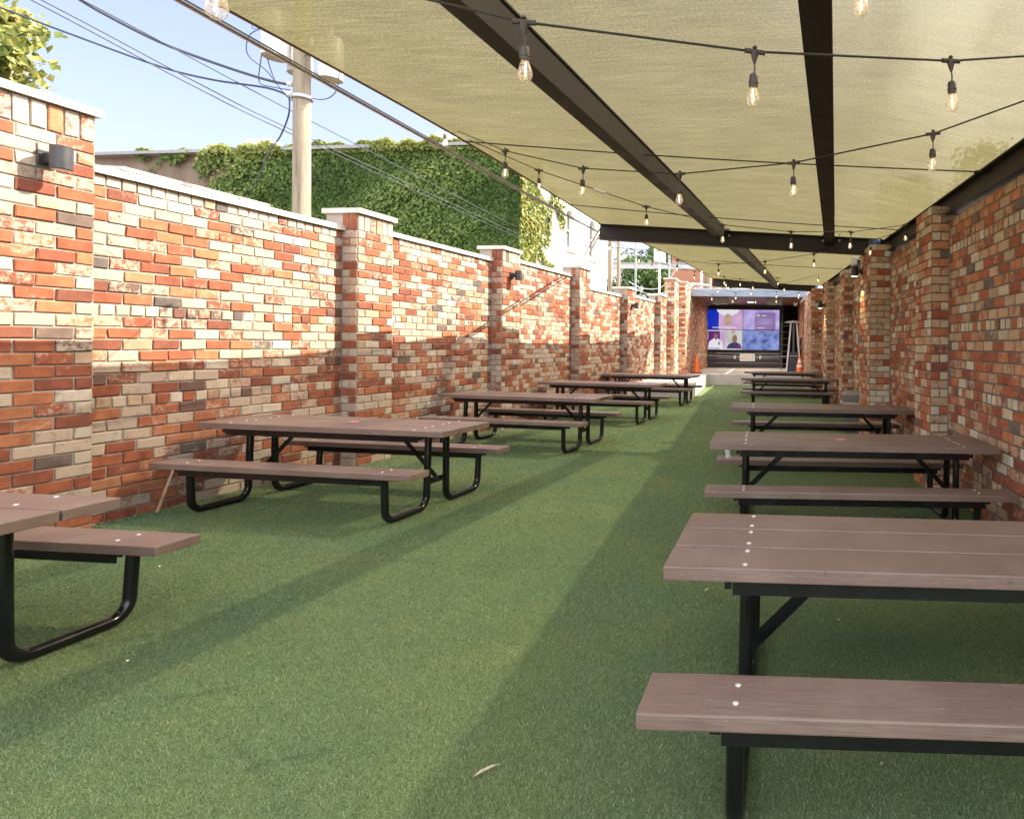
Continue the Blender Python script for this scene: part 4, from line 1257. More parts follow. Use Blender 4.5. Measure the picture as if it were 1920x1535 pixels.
m = MB(); m.cbox((-0.03, 0, -0.05), (0.05, 0.08, 0.30), 0.01); m.build('mount', M_CANS, r)
r = empty('switch_box', (*PR(11.2, 0.0), 1.72), label='grey electrical box on the right wall behind the wide pillar', cat='electrical box')
m = MB(); m.cbox((-0.13, 0, 0), (0.26, 0.12, 0.20), 0.012); m.build('housing', M_GALV, r)
m = MB(); m.cbox((-0.10, -0.066, 0), (0.16, 0.012, 0.17), 0.004); m.build('cover', M_LIDGREY, r)

# ---- bin
r = empty('litter_bin', (1.52, 10.98, gz(1.5)), label='square grey litter bin with clear bag behind the wide right pillar', cat='bin')
def frustum(m, w0, w1, z0, z1, mi=0):
    q = ((-1, -1), (1, -1), (1, 1), (-1, 1))
    m.add([(a * w0, b * w0, z0) for a, b in q] + [(a * w1, b * w1, z1) for a, b in q], [(0, 1, 5, 4), (1, 2, 6, 5), (2, 3, 7, 6), (3, 0, 4, 7), (4, 5, 6, 7), (0, 3, 2, 1)], mi)
m = MB(); frustum(m, 0.165, 0.205, 0.0, 0.60)
for sx, sy in ((-1, -1), (1, -1), (1, 1), (-1, 1)): m.box((sx * 0.185, sy * 0.185, 0.3), (0.03, 0.03, 0.60))
m.build('bin_body', M_CANGREY, r)
m = MB(); frustum(m, 0.213, 0.222, 0.50, 0.575); frustum(m, 0.222, 0.208, 0.576, 0.615); m.build('bag_rim', M_BAG, r)
m = MB(); frustum(m, 0.222, 0.215, 0.60, 0.73); frustum(m, 0.215, 0.16, 0.7301, 0.775); frustum(m, 0.16, 0.12, 0.7751, 0.79); m.build('lid', M_LIDGREY, r)

# ---- grit and crumbs gathered along the wall foot
k = 2600
yy = RNG.uniform(2.5, 20, k); off = np.abs(RNG.normal(0, 0.05, k)) + 0.012
inp = np.zeros(k, dtype=bool)
for pa, pb in ((4.18, 4.76), (7.38, 7.96), (10.58, 11.16), (13.78, 14.38), (16.98, 17.62)):
    inp |= (yy > pa) & (yy < pb)
off = off + np.where(inp, 0.2, 0.0)
xx = lx(yy) + off
sz = RNG.uniform(0.003, 0.010, k); an = RNG.uniform(0, 6.28, k)
V = np.zeros((k, 4, 3))
for q in range(4):
    V[:, q, 0] = xx + sz * np.cos(an + q * 1.57) ; V[:, q, 1] = yy + sz * np.sin(an + q * 1.57); V[:, q, 2] = -SLOPE * xx + 0.009 + 0.004 * RNG.random(k)
me = np_mesh('grit', V.reshape(-1, 3), np.arange(k * 4).reshape(-1, 4), [simple('pale_grit', (0.34, 0.29, 0.22), 0.9)])
o = link('grit', me); tag(o, 'pale crumbs of mortar and leaf bits along the foot of the left wall', 'grit', kind='stuff')
# ---- small things on the floor
m = MB(); a, b = PL(5.30, 0.10), PL(5.50, 0.02)
m.tube([(a[0], a[1], gz(a[0])), ((a[0] + b[0]) / 2, (a[1] + b[1]) / 2, 0.24), (b[0], b[1], 0.42)], [0.013, 0.012, 0.010], 6)
o = m.build('wooden_stake', M_STAKE); tag(o, 'thin wooden stake leaning on the left brick wall behind a bench', 'stake')
def litter(name, x, y, pts, mat, label, cat, group=None, z=0.016, rot=0.0):
    m = MB(); c, s = math.cos(rot), math.sin(rot)
    k = len(pts)
    top = [(x + p[0] * c - p[1] * s, y + p[0] * s + p[1] * c, gz(x) + z + p[2]) for p in pts]
    m.add(top + [(q[0], q[1], q[2] - 0.002) for q in top], [tuple(range(k)), tuple(range(2 * k - 1, k - 1, -1))] + [(i, k + i, k + (i + 1) % k, (i + 1) % k) for i in range(k)])
    o = m.build(name, mat); tag(o, label, cat, group)
blade = [(-0.062, -0.004, 0), (-0.02, -0.011, 0.004), (0.03, -0.009, 0.005), (0.07, 0.0, 0.001), (0.03, 0.006, 0.008), (-0.02, 0.008, 0.008)]
litter('dry_leaf', -1.03, 2.19, [(p[0] * 0.72, p[1] * 0.6, p[2]) for p in blade], M_DRYLEAF, 'long pale dry leaf lying on the grass in the foreground', 'leaf', rot=0.75)
litter('dry_leaf', -0.40, 3.84, [(p[0] * 0.5, p[1] * 0.6, p[2]) for p in blade], M_DRYLEAF, 'small curled dry leaf on the grass left of the front right table leg', 'leaf', rot=1.0)
sc_ = [(-0.005, -0.004, 0), (0.0035, -0.0055, 0), (0.006, 0.002, 0.003), (0.0, 0.0055, 0.002), (-0.0055, 0.002, 0.0)]
for x, y, lb, mt in ((0.40, 3.46, 'white paper scrap on the grass under the front right table', M_PAPER), (0.85, 3.22, 'tan leaf scrap on the grass under the front right table, toward the wall', M_DRYLEAF),
                 (0.43, 2.27, 'tan leaf scrap on the grass below the front right bench', M_DRYLEAF), (-4.11, 4.04, 'white scrap on the grass beyond the nearest left bench', M_PAPER), (-3.07, 2.87, 'white scrap on the grass in front of the nearest left bench leg', M_PAPER)):
    litter('litter_scrap', x, y, sc_, mt, lb, 'litter', 'scraps on the grass', rot=random.uniform(0, 6))
m = MB()
cx, cy, cz = -0.42, 5.96, HB + 0.006
vs = []; n = 14
for j, (rr, zz) in enumerate(((0.026, 0.0), (0.032, 0.003), (0.020, 0.035), (0.028, 0.075), (0.022, 0.095))):
    for i in range(n):
        a = 2 * math.pi * i / n
        q = rr * (1 + 0.22 * math.sin(3 * a + j * 1.7) + 0.1 * math.sin(7 * a + j))
        vs.append((cx + q * math.cos(a) - 0.12 * zz, cy + q * 0.7 * math.sin(a), cz + zz))
m.add(vs, [(j * n + i, j * n + (i + 1) % n, (j + 1) * n + (i + 1) % n, (j + 1) * n + i) for j in range(4) for i in range(n)] + [tuple(range(n - 1, -1, -1))])
o = m.build('crumpled_wrapper', M_BAG, None, True); tag(o, 'crumpled clear wrapper standing on the far bench of the second right table', 'wrapper')

# ================================================================== FOLIAGE HELPERS
def leaf_mesh(name, C, Nn, size, mat, rnd, parent=None, droop=0.0):
    """rhombic leaves; C (k,3) centres, Nn (k,3) rough normals"""
    k = len(C)
    Nn = Nn + RNG.normal(0, 0.55, (k, 3)); Nn /= np.linalg.norm(Nn, axis=1, keepdims=True)
    down = np.tile(np.array([0, 0, -1.0]), (k, 1)) + RNG.normal(0, 0.6, (k, 3))
    a = down - Nn * (down * Nn).sum(1, keepdims=True); a /= np.linalg.norm(a, axis=1, keepdims=True) + 1e-9
    b = np.cross(Nn, a)
    s = (size * RNG.uniform(0.55, 1.25, k))[:, None]
    V = np.stack([C - a * s * 0.5, C + b * s * 0.42 + Nn * s * 0.10, C + a * s * 0.6, C - b * s * 0.42 + Nn * s * 0.10], 1)
    F = np.arange(k * 4).reshape(-1, 4)
    me = np_mesh(name, V.reshape(-1, 3), F, [mat], None, {'rnd': rnd})
    return link(name, me, parent)
def clump_noise(P, scale, seed):
    r = np.random.default_rng(seed)
    out = np.zeros(len(P))
    for i in range(6):
        d = r.normal(0, 1, 3); d /= np.linalg.norm(d)
        out += np.sin(P @ d * scale * (0.7 + 0.5 * i) + r.uniform(0, 6.28)) / (1 + 0.35 * i)
    return out / 3.0
def tree(name, base, h, cr, label, mat, n=5000, leaf=0.22, seed=1, trunk_r=0.18, crown_lo=0.35, group=None):
    root = empty(name, base, label=label, cat='tree', group=group)
    r = np.random.default_rng(seed)
    m = MB(); m.tube([(0, 0, 0), (0.1, 0.05, h * 0.3), (0.0, 0.1, h * 0.62), (0.1, 0.0, h * 0.86)], [trunk_r, trunk_r * 0.8, trunk_r * 0.5, trunk_r * 0.15], 8)
    cs = []
    for i in range(16):
        a = r.uniform(0, 6.28); zz = h * (crown_lo + (0.95 - crown_lo) * (i + 0.5) / 16)
        f = math.sin(math.pi * min(1, max(0.08, (zz / h - crown_lo + 0.12) / (1.14 - crown_lo)))) ** 0.7
        q = cr * f * r.uniform(0.45, 0.85)
        c = np.array([q * math.cos(a), q * math.sin(a), zz]); cs.append((c, cr * r.uniform(0.32, 0.5)))
        m.tube([(0.05, 0.05, zz * 0.72), tuple(c * np.array([0.5, 0.5, 0.93])), tuple(c)], [trunk_r * 0.35, trunk_r * 0.22, 0.02], 5)
    m.build('trunk', M_BARK, root, True)
    cs.append((np.array([0, 0, h * 0.93]), cr * 0.42)); cs.append((np.array([0, 0, h * 0.72]), cr * 0.5))
    P = []; N = []
    per = n // len(cs)
    for c, rad in cs:
        d = r.normal(0, 1, (per, 3)); d /= np.linalg.norm(d, axis=1, keepdims=True)
        rr = rad * r.uniform(0.25, 1.0, per) ** 0.5 * (1 + 0.35 * r.normal(0, 0.5, per))
        P.append(c + d * rr[:, None] * np.array([1, 1, 0.8])); N.append(d + np.array([0, 0, 0.5]))
    P = np.concatenate(P); N = np.concatenate(N)
    keep = clump_noise(P, 2.4 / max(1.0, cr * 0.5), seed) > -0.45
    P, N = P[keep], N[keep]
    rn = np.clip(0.5 + 0.25 * clump_noise(P, 1.3, seed + 5) + r.normal(0, 0.2, len(P)), 0, 1)
    leaf_mesh('crown', P, N, leaf, mat, rn, root)
    return root

# ================================================================== IVY BUILDING BEHIND THE LEFT WALL
C0 = np.array([-8.05, 18.9])                     # corner
dF2 = unit((0.105, 1.0)); dF1 = np.array([-dF2[1], dF2[0]])        # F1 runs left from the corner, F2 runs away
nF1 = -dF2; nF2 = np.array([dF2[1], -dF2[0]])
HZ = 7.78
def ivy_building():
    root = empty('ivy_building', (0, 0, 0), label='two storey building with brown stucco side and white window side behind the left wall', cat='building')
    m = MB()
    a = C0; b = C0 + dF1 * 30; c = b + dF2 * 7.45; d = C0 + dF2 * 7.45
    m.add([(*q, -0.25) for q in (a, b, c, d)] + [(*q, HZ) for q in (a, b, c, d)], [(1, 0, 4, 5), (4, 7, 6, 5)], 0)
    m.build('side_wall', M_STUCCO, root)
    # front wall with real window openings
    wins = [(1.47, 2.04, 5.30, 6.55, 0), (3.47, 4.12, 5.17, 6.62, 0), (5.60, 6.25, 5.12, 6.66, 1), (1.47, 2.04, 1.2, 2.9, 0), (3.47, 4.12, 1.2, 2.9, 0)]
    m = MB()
    us = sorted({0.0, 7.45, *[w[0] for w in wins], *[w[1] for w in wins]})
    zs = sorted({-0.25, HZ, *[w[2] for w in wins], *[w[3] for w in wins]})
    P3 = lambda u, z, o=0.0: (*(C0 + dF2 * u + nF2 * o), z)
    for u0, u1 in zip(us[:-1], us[1:]):
        for z0, z1 in zip(zs[:-1], zs[1:]):
            uc, zc = (u0 + u1) / 2, (z0 + z1) / 2
            if any(w[0] < uc < w[1] and w[2] < zc < w[3] for w in wins): continue
            m.add([P3(u0, z0), P3(u1, z0), P3(u1, z1), P3(u0, z1)], [(0, 1, 2, 3)])
    for u0, u1, z0, z1, _ in wins:
        for (p, q) in (((u0, z0), (u1, z0)), ((u1, z0), (u1, z1)), ((u1, z1), (u0, z1)), ((u0, z1), (u0, z0))):
            m.add([P3(*p), P3(*q), P3(*q, -0.22), P3(*p, -0.22)], [(0, 1, 2, 3)])
    m.add([P3(7.45, -0.25), P3(7.45, HZ), P3(7.45, HZ, -8), P3(7.45, -0.25, -8)], [(0, 1, 2, 3)])
    m.build('front_wall', M_PLASTER, root)
    for u0, u1, z0, z1, dk in wins:
        uc = (u0 + u1) / 2
        g = MB(); g.add([P3(u0, z0, -0.20), P3(u1, z0, -0.20), P3(u1, z1, -0.20), P3(u0, z1, -0.20)], [(0, 1, 2, 3)])
        w = g.build('window', M_WINDARK if dk else M_WIN, root)
        f = MB()
        def bar(ua, ub, za, zb, o0=-0.19, o1=-0.14):
            f.add([P3(ua, za, o1), P3(ub, za, o1), P3(ub, zb, o1), P3(ua, zb, o1), P3(ua, za, o0), P3(ub, za, o0), P3(ub, zb, o0), P3(ua, zb, o0)],
                  [(0, 1, 2, 3), (0, 4, 5, 1), (1, 5, 6, 2), (2, 6, 7, 3), (3, 7, 4, 0)])
        t = 0.05
        bar(u0, u0 + t, z0, z1); bar(u1 - t, u1, z0, z1); bar(u0 + t, u1 - t, z0, z0 + t); bar(u0 + t, u1 - t, (z0 + z1) / 2 - t / 2, (z0 + z1) / 2 + t / 2)
        # arched head filling the top of the opening
        k = 10; arcp = [(uc + (u1 - u0) / 2 * math.cos(math.pi * i / k), z1 - 0.22 + 0.22 * math.sin(math.pi * i / k)) for i in range(k + 1)]
        for i in range(k):
            (ua, za), (ub, zb) = arcp[i], arcp[i + 1]
            f.add([P3(ua, za, -0.02), P3(ub, zb, -0.02), P3(ub, z1, -0.02), P3(ua, z1, -0.02), P3(ua, za, -0.19), P3(ub, zb, -0.19)], [(0, 1, 2, 3), (0, 4, 5, 1)])
        f.build('window_frame', M_PLASTER, w)
        s = MB(); s.add([P3(u0 - 0.1, z0 - 0.14, 0.10), P3(u1 + 0.1, z0 - 0.14, 0.10), P3(u1 + 0.1, z0, 0.10), P3(u0 - 0.1, z0, 0.10),
                         P3(u0 - 0.1, z0 - 0.14, -0.1), P3(u1 + 0.1, z0 - 0.14, -0.1), P3(u1 + 0.1, z0, -0.1), P3(u0 - 0.1, z0, -0.1)],
                        [(0, 1, 2, 3), (3, 2, 6, 7), (0, 4, 5, 1), (0, 3, 7, 4), (1, 5, 6, 2)])
        s.build('window_sill', M_PLASTER, w)
    # parapet cap
    m = MB()
    for p, q in ((C0 + dF1 * 30 + nF1 * 0.05, C0 + nF1 * 0.05),):
        m.prism([(-0.05, 0), (0.25, 0), (0.25, 0.10), (-0.05, 0.10)], (*p, HZ), (*(q + dF2 * 0.0), HZ))
    m.build('parapet_cap', simple('grey_parapet_metal', (0.26, 0.25, 0.24), 0.6), root)
    for u, w_, h_, lb in ((10.3, 0.80, 0.86, ''), (3.2, 0.7, 0.9, '')):
        p = C0 + dF1 * u + dF2 * 1.4
        m = MB(); m.cbox((*p, HZ + h_ / 2 + 0.05), (w_, 0.6, h_), 0.01, Matrix.Rotation(math.atan2(dF1[1], dF1[0]), 3, 'Z')); m.build('roof_vent', M_WHITE, root)
ivy_building()
def ivy():
    # dark shaded ivy on the stucco face
    k = 82000
    u = RNG.uniform(-0.15, 13.6, k) ; z = np.where(RNG.random(k) < 0.12, RNG.uniform(HZ - 0.25, HZ + 0.33, k), RNG.uniform(2.6, HZ + 0.25, k))
    wob = 0.35 * np.sin(u * 2.3) + 0.25 * np.sin(u * 5.1 + 1)
    low = np.where(u < 8.0, 2.0, np.where(u < 9.6, HZ - 3.4 + (u - 8.0) * 0.9, HZ - 1.75 + (u - 9.6) * 0.52)) + wob
    P = np.zeros((k, 3))
    nz = np.stack([u, np.zeros(k), z], 1)
    cn = clump_noise(nz, 2.2, 3)
    thick = np.where(z > HZ - 0.1, 0.08, 0.0) + 0.10 + 0.22 * np.clip(cn + 0.4, 0, 1.2) * RNG.uniform(0.2, 1, k)
    keep = (z > low) & (z < HZ + 0.20 + 0.07 * np.sin(u * 3.1) + 0.06 * np.sin(u * 7.7))
    thin = np.clip((u - 7.6) / 4.5, 0, 0.75)
    keep &= RNG.random(k) > thin * (1 + 0.5 * np.sin(u * 4 + z * 5))
    u, z, thick, cn = u[keep], z[keep], thick[keep], cn[keep]
    q = C0[None] + dF1[None] * u[:, None] + nF1[None] * thick[:, None]
    P = np.column_stack([q, z])
    N = np.tile(np.array([nF1[0], nF1[1], 0.35]), (len(P), 1))
    rn = np.clip(0.40 + 0.28 * cn + RNG.normal(0, 0.17, len(P)) + np.clip((z - HZ + 0.35) * 0.8, 0, 0.45), 0, 1)
    root = empty('climbing_ivy', (0, 0, 0), label='thick ivy covering the shaded stucco wall and the sunlit building corner', cat='ivy')
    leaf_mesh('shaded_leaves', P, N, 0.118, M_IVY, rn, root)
    # sunlit ivy around the corner, the sun painted into its brighter leaf tones
    k = 15000
    u = RNG.uniform(-0.1, 2.1, k); z = RNG.uniform(2.6, HZ + 0.2, k)
    edge = 1.32 + 0.26 * np.sin(z * 2.6) + 0.18 * np.sin(z * 6.3 + 1.0) + 0.55 * np.exp(-((z - 6.35) / 0.45) ** 2)
    keep = u < edge * RNG.uniform(0.85, 1.02, k)
    u, z = u[keep], z[keep]
    cn = clump_noise(np.stack([u, z, z * 0], 1), 3.0, 9)
    q = C0[None] + dF2[None] * u[:, None] + nF2[None] * (0.05 + 0.20 * RNG.random(len(u)) * np.clip(cn + 0.6, 0.15, 1))[:, None]
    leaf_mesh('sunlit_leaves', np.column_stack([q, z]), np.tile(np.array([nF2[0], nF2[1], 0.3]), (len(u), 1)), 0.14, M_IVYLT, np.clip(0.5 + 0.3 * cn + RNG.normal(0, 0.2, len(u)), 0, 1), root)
    # two hanging sprays and the low runner on the white wall
    pts = []
    for u0, z0, u1, z1, n in ((1.1, 4.75, 3.3, 3.75, 420), (2.2, 7.0, 2.95, 6.2, 240), (2.9, 6.6, 3.0, 5.8, 90), (1.75, 5.0, 2.1, 6.6, 260)):
        t = RNG.random(n)
        pts.append(np.stack([u0 + (u1 - u0) * t + RNG.normal(0, 0.09, n), np.full(n, 0.05) + 0.1 * RNG.random(n), z0 + (z1 - z0) * t + RNG.normal(0, 0.09, n) - 0.1 * np.sin(np.pi * t)], 1))
    p = np.concatenate(pts)
    q = C0[None] + dF2[None] * p[:, :1] + nF2[None] * p[:, 1:2]
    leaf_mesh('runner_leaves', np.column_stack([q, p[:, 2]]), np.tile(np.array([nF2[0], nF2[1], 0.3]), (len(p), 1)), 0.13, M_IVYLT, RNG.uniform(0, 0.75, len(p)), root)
ivy()
# low cream wall with plants between
m = MB(); a = Vector((-8.75, 8.0, 0)); b = Vector((-10.25, 12.2, 0))
d = (b - a).normalized()
m.prism([(-0.1, -0.25), (0.1, -0.25), (0.1, 3.86), (-0.1, 3.86)], a, a.lerp(b, 0.33)); 
root = empty('garden_wall', (0, 0, 0), label='low cream capped wall with ivy on top behind the left brick wall', cat='wall')
m = MB(); m.add([(-8.75, 8.0, -0.25), (-10.25, 12.2, -0.25), (-10.25, 12.2, 4.30), (-8.75, 8.0, 3.85), (-8.95, 7.95, -0.25), (-10.45, 12.15, -0.25), (-10.45, 12.15, 4.30), (-8.95, 7.95, 3.85)],
                [(0, 1, 2, 3), (3, 2, 6, 7), (4, 7, 6, 5), (0, 3, 7, 4), (1, 5, 6, 2)])
M_TAN = simple('tan_render', (0.36, 0.29, 0.20), 0.9, 0, 0.2, 3, 0.3)
m.build('wall_body', M_TAN, root)
m = MB(); m.add([(-8.68, 8.0, 3.853), (-10.18, 12.2, 4.303), (-10.18, 12.2, 4.35), (-8.68, 8.0, 3.90), (-9.0, 7.95, 3.853), (-10.5, 12.15, 4.303), (-10.5, 12.15, 4.35), (-9.0, 7.95, 3.90)],
                [(0, 1, 2, 3), (3, 2, 6, 7), (4, 7, 6, 5), (0, 3, 7, 4), (1, 5, 6, 2), (0, 4, 5, 1)])
m.build('coping', M_LIME, root)
k = 900; t = 0.35 + 0.65 * RNG.random(k); p = np.stack([-8.70 - 1.5 * t, 8 + 4.2 * t, 3.80 + 0.45 * t - RNG.random(k) * 0.30 * (0.4 + t)], 1) + RNG.normal(0, 0.04, (k, 3))
o = leaf_mesh('ivy_fringe', p, np.tile(np.array([0.7, -0.5, 0.5]), (k, 1)), 0.09, M_IVYLT, RNG.random(k)); tag(o, 'fringe of yellow green ivy hanging along the low cream wall', 'ivy')

# leafy vine-covered block at the upper left
r = empty('white_block_building', (0, 0, 0), label='corner of a white building behind vines at the upper left', cat='building')
m = MB(); m.box((-20.45, 11.8, 3.4), (9.0, 1.6, 7.3)); m.build('wall', M_PLASTER, r)
m = MB(); m.box((-20.43, 11.8, 7.10), (9.2, 1.8, 0.10)); m.build('roof_cap', M_LIME, r)
k = 5200
P = np.stack([-12.50 + 0.32 * RNG.normal(0, 0.5, k) - 0.6 * RNG.random(k), 9.75 + RNG.normal(0, 0.25, k), RNG.uniform(4.2, 7.05, k)], 1)
cn = clump_noise(P, 3.2, 21); keep = cn > -0.25
P = P[keep]; rn = np.clip(0.5 + 0.3 * cn[keep] + RNG.normal(0, 0.2, keep.sum()), 0, 1)
r = empty('vine_bush', (-12.7, 9.7, -0.25), label='yellow green vine bush rising above the wall at the upper left', cat='bush')
m = MB(); m.tube([(0, 0, 0), (0.05, 0, 2.5), (-0.05, 0, 5.0), (0.1, 0, 7.0)], [0.09, 0.07, 0.05, 0.015], 7); m.build('trunk', M_BARK, r)
leaf_mesh('leaves', P - np.array([-12.7, 9.7, -0.25]), np.tile(np.array([0.5, -0.6, 0.4]), (len(P), 1)), 0.14, M_IVYLT, rn, r)

# ================================================================== UTILITY POLE AND WIRES
def utility_pole():
    r = empty('utility_pole', (-7.86, 10.0, -0.25), label='round wooden utility pole with pale transformer cans behind the left wall', cat='utility pole')
    m = MB(); m.tube([(0, 0, 0), (0, 0, 4), (-0.03, 0, 9.2)], [0.145, 0.128, 0.112], 18); m.build('pole', M_POLE, r, True)
    def can(x, y, z, rad, h, text=None):
        c = MB(); c.lathe([(rad, 0), (rad * 1.0, h * 0.94), (rad * 0.85, h), (0, h + 0.03)], (x, y, z), 28)
        o = c.build('transformer', M_CANS, r, True)
        b = MB(); b.lathe([(0.0, -0.004), (rad * 0.97, -0.003), (rad * 0.97, 0.0)], (x, y, z), 28); b.build('underside', M_CANB, o)
        k = MB(); k.box((x + (0.10 if x < 0 else -0.10), y, z + h * 0.6), (0.35, 0.06, 0.10)); k.tube([(x, y, z + h + 0.02), (x, y, z + h + 0.18)], 0.03, 8); k.build('bracket', M_GALV, o)
        if text:
            M = Matrix.Translation((x + rad * 0.05, y - rad - 0.004, z + 0.42)) @ Mface
            text_mesh(text, 0.12, M_WIRE, Matrix.Translation((-0.16, 0.05, 0)) @ M, o)
    can(-0.36, -0.10, 6.51, 0.20, 0.75, 'CUN')
    can(-0.29, 0.30, 6.42, 0.18, 0.70)
    can(0.43, 0.05, 6.22, 0.175, 0.70)
    m = MB(); m.lathe([(0.152, 0), (0.160, 0.01), (0.160, 0.05), (0.152, 0.06)], (-0.01, 0, 5.86), 18); m.build('strap', M_GALV, r)
    def w(pts, rad=0.008):
        c = MB(); P = [Vector(p) for p in pts]; out = []
        for i in range(len(P) - 1):
            p0, p1, p2, p3 = P[max(i - 1, 0)], P[i], P[i + 1], P[min(i + 2, len(P) - 1)]
            for t in range(6):
                t /= 6
                out.append(0.5 * ((2 * p1) + (p2 - p0) * t + (2 * p0 - 5 * p1 + 4 * p2 - p3) * t * t + (3 * p1 - p0 - 3 * p2 + p3) * t ** 3))
        out.append(P[-1]); c.tube(out, rad, 5); c.build('jumper_wire', M_WIRE, r, True)
    w([(-0.55, -0.15, 6.98), (-0.80, -0.12, 6.85), (-0.83, -0.1, 6.55), (-0.55, -0.05, 6.30), (-0.30, 0, 5.95), (-0.14, 0, 5.82)])
    w([(-0.48, -0.2, 6.75), (-0.58, -0.15, 6.40), (-0.62, -0.12, 6.10), (-0.45, -0.1, 6.03), (-0.2, 0, 6.02)])
    w([(-0.55, -0.1, 6.65), (-0.50, -0.05, 6.35), (-0.44, 0, 6.12)])
    w([(0.62, 0.0, 6.35), (0.56, 0, 6.02), (0.40, 0, 5.88), (0.16, 0, 5.88), (-0.13, -0.02, 5.94)])
    w([(0.10, -0.1, 6.55), (0.22, -0.08, 6.57), (0.30, -0.05, 6.53)])
    w([(0.12, -0.1, 6.30), (0.20, -0.08, 6.28), (0.30, -0.05, 6.27)])
    for x, y, z in ((-0.17, -0.05, 6.10), (-0.15, -0.08, 5.92)):
        k = MB(); k.lathe([(0.02, -0.05), (0.045, -0.03), (0.03, 0.0), (0.045, 0.03), (0.02, 0.05)], (x, y, z), 10, M=Matrix.Rotation(math.pi / 2, 3, 'Y')); k.build('insulator', M_CANS, r, True)
utility_pole()
def wire(pts, rad, label, mat=None, sag=0.0):
    P = [Vector(p) for p in pts]; out = []
    for i in range(len(P) - 1):
        p0, p1, p2, p3 = P[max(i - 1, 0)], P[i], P[i + 1], P[min(i + 2, len(P) - 1)]
        n = 6
        for t in range(n):
            t /= n
            out.append(0.5 * ((2 * p1) + (p2 - p0) * t + (2 * p0 - 5 * p1 + 4 * p2 - p3) * t * t + (3 * p1 - p0 - 3 * p2 + p3) * t ** 3))
    out.append(P[-1])
    m = MB(); m.tube(out, rad, 6)
    o = m.build('overhead_wire', mat or M_WIRE, None, True); tag(o, label, 'wire', 'overhead wires on the utility pole'); return o
wire([(-12.11, 9.0, 6.74), (-11.88, 9.2, 6.66), (-11.05, 9.4, 6.37), (-9.83, 9.6, 5.96), (-9.12, 9.75, 5.82), (-8.37, 9.9, 5.76), (-8.06, 10.0, 5.66)], 0.016, 'lower thick black cable, from the vine bush to the pole')
wire([(-10.53, 8.5, 6.84), (-10.43, 9.0, 6.68), (-10.18, 9.2, 6.52), (-9.63, 9.4, 6.25), (-8.98, 9.6, 6.03), (-8.33, 9.85, 5.87), (-8.0, 10.0, 5.85)], 0.022, 'thick twisted black cable, uppermost of those ending at the pole')
W3 = lambda dx, dz: [(-9.95 + dx, 5.6, 6.12 + dz), (-9.06 + dx, 7.3, 5.71 + dz), (-8.83 + dx, 8.8, 5.44 + dz), (-8.70 + dx, 11.0, 5.25 + dz), (-7.88 + dx, 18.6, 4.90 + dz)]
wire([(-9.25, 6.6, 5.86), (-9.03, 7.8, 5.66), (-8.84, 9.2, 5.45), (-8.66, 11.0, 5.30), (-7.95, 18.6, 4.88)], 0.008, 'lowest thin wire passing in front of the ivy')
wire([(-9.17, 6.6, 5.87), (-8.95, 7.8, 5.69), (-8.76, 9.2, 5.49), (-8.58, 11.0, 5.34), (-7.86, 18.6, 4.95)], 0.008, 'middle thin wire passing in front of the ivy')
wire([(-8.98, 6.6, 6.0), (-8.74, 7.8, 5.86), (-8.55, 9.2, 5.71), (-8.40, 11.0, 5.58), (-7.95, 18.6, 5.18)], 0.008, 'highest thin wire passing in front of the ivy')
wire([(-8.08, 10.0, 5.65), (-8.09, 10.0, 5.36), (-8.39, 10.2, 5.07), (-9.08, 10.8, 4.99), (-10.72, 12.5, 5.02), (-12.22, 14.0, 5.0)], 0.012, 'black drop cable hanging down from the pole toward the stucco wall')

# ================================================================== FAR BACKGROUND BEYOND THE LEFT WALL END
for i, (x, y, h, rr, lb) in enumerate(((-7.30, 27.0, 6.9, 0.11, 'weathered wooden pole against the white building corner'), (-7.24, 28.2, 7.2, 0.09, 'weathered wooden pole just right of the one at the building corner'), (-3.58, 33.5, 6.2, 0.20, 'wooden pole standing at the left end of the stage roof'))):
    r = empty('wooden_pole', (x, y, -0.25), label=lb, cat='pole', group='wooden poles by the alley')
    m = MB(); m.tube([(0, 0, 0), (0, 0, h)], [rr * 1.1, rr * 0.9], 14); m.build('shaft', M_POLE, r, True)
    m = MB(); m.lathe([(rr * 1.06, 0), (rr * 1.12, 0.02), (rr * 1.12, 0.06), (rr * 1.06, 0.08)], (0, 0, h * 0.55), 14); m.build('strap', M_GALV, r)
r = empty('steel_gantry', (0, 0, 0), label='grey steel beam carried between poles above the wall at the alley', cat='gantry')
m = MB(); m.prism(IB(0.22, 0.33, 0.025), (-9.2, 33.0, 5.74), (-3.68, 33.0, 5.74)); m.build('beam', M_GALV, r)
for x in (-8.9, -3.9):
    m = MB(); m.box((x, 33.0, 2.74), (0.15, 0.15, 5.99)); m.build('post', M_GALV, r)
m = MB(); m.tube([(-8.9, 32.9, 5.73), (-8.55, 32.85, 4.9), (-8.2, 32.9, 5.73)], 0.035, 6); m.build('strut', M_GALV, r)
for x, y, lb in ((-6.85, 30.0, 'slim grey pole with a small box behind the steel gantry'), (-4.86, 28.2, 'slim pale post right of the white transformer')):
    r = empty('slim_post', (x, y, -0.25), label=lb, cat='post', group='slim posts by the alley')
    m = MB(); m.tube([(0, 0, 0), (0, 0, 7.2)], 0.05, 8); m.build('shaft', M_SPEAK, r, True)
    m = MB(); m.cbox((0.08, -0.08, 6.35), (0.16, 0.12, 0.22), 0.01); m.build('box', M_CANS, r)
r = empty('pole_transformer', (-5.27, 28.0, 5.40), label='white boxy transformer standing on the steel gantry', cat='transformer')
m = MB(); m.lathe([(0.27, 0), (0.27, 0.74), (0.24, 0.78), (0.0, 0.82)], n=24); m.build('tank', M_WHITE, r, True)
m = MB(); m.box((0, -0.275, 0.50), (0.24, 0.01, 0.06)); m.build('nameplate', M_CANB, r)
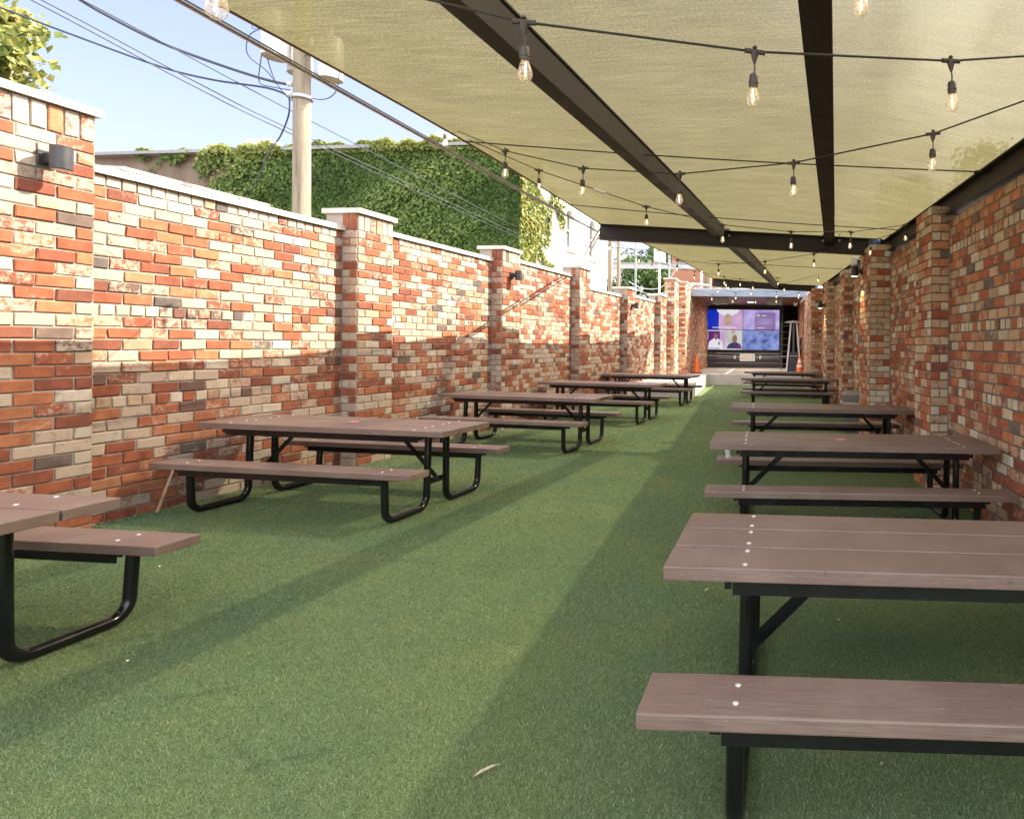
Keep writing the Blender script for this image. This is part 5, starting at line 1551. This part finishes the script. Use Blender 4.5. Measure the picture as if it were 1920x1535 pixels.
m = MB(); m.tube([(0, 0, -5.65), (0, 0, 0)], 0.05, 8); m.build('support', M_CANS, r)
r = empty('brick_building', (-5.4, 36.0, -0.25), label='distant orange brick building beyond the alley', cat='building')
m = MB(); m.box((0.9, 0, 3.75), (2.6, 3.0, 7.5)); m.build('wall', simple('distant_brick', (0.42, 0.19, 0.11), 0.9), r)
m = MB(); m.box((0.9, 0, 7.55), (2.8, 3.2, 0.15)); m.build('roof_cap', M_LIME, r)
for x in (0.3, 1.3):
    m = MB(); m.box((x, -1.52, 6.6), (0.5, 0.05, 0.9)); m.build('window', M_WIN, r)
for i, (pts, lb) in enumerate(((((-7.9, 33.0, 5.05), (-7.1, 33.0, 4.67), (-6.1, 33.0, 4.75), (-5.3, 33.0, 5.70)), 'upper pale cable looping below the steel gantry'),
                (((-7.8, 33.1, 4.75), (-6.9, 33.1, 4.40), (-5.9, 33.1, 4.48), (-5.3, 33.1, 4.9)), 'lower pale cable looping below the steel gantry'),
                (((-8.6, 33.2, 4.25), (-6.4, 33.2, 4.36), (-4.0, 33.2, 4.78)), 'straight pale cable above the last wall pillars'))):
    o = wire(pts, 0.022, lb, M_CANS); o.name = 'pale_cable'; o['group'] = 'pale cables at the alley'
wire([(-7.2, 27.0, 5.95), (-5.5, 26.9, 5.80), (-4.0, 26.8, 5.85)], 0.014, 'dark wire strung level beyond the cross beam end')
wire([(-7.4, 26.0, 6.35), (-6.0, 26.8, 5.55), (-4.2, 27.5, 5.05)], 0.012, 'dark wire slanting down beyond the cross beam end')
tree('background_tree', (-8.3, 40.0, -0.25), 8.0, 2.9, 'leafy green tree beyond the alley, left part of the gap', M_TREE, 6500, 0.28, 31, group='trees beyond the alley')
tree('background_tree', (-5.0, 43.0, -0.25), 7.6, 3.0, 'dark green tree beyond the alley, nearest to the stage roof', M_TREE, 6500, 0.28, 32, group='trees beyond the alley')
tree('background_tree', (-7.4, 46.0, -0.25), 10.5, 2.2, 'tall tree rising behind the white transformer', M_TREE, 5000, 0.28, 33, group='trees beyond the alley')

# trees seen softly through the cloth beyond the right wall
tree('side_tree', (15.5, 40.0, -0.25), 15.0, 5.0, 'tall tree seen faintly through the shade cloth at the right edge', M_TREE, 6000, 0.5, 41, 0.3, group='trees beyond the right wall')
tree('side_tree', (8.0, 36.0, -0.25), 11.5, 3.6, 'tree seen faintly through the shade cloth right of the rafter', M_TREE, 5000, 0.45, 42, 0.25, group='trees beyond the right wall')
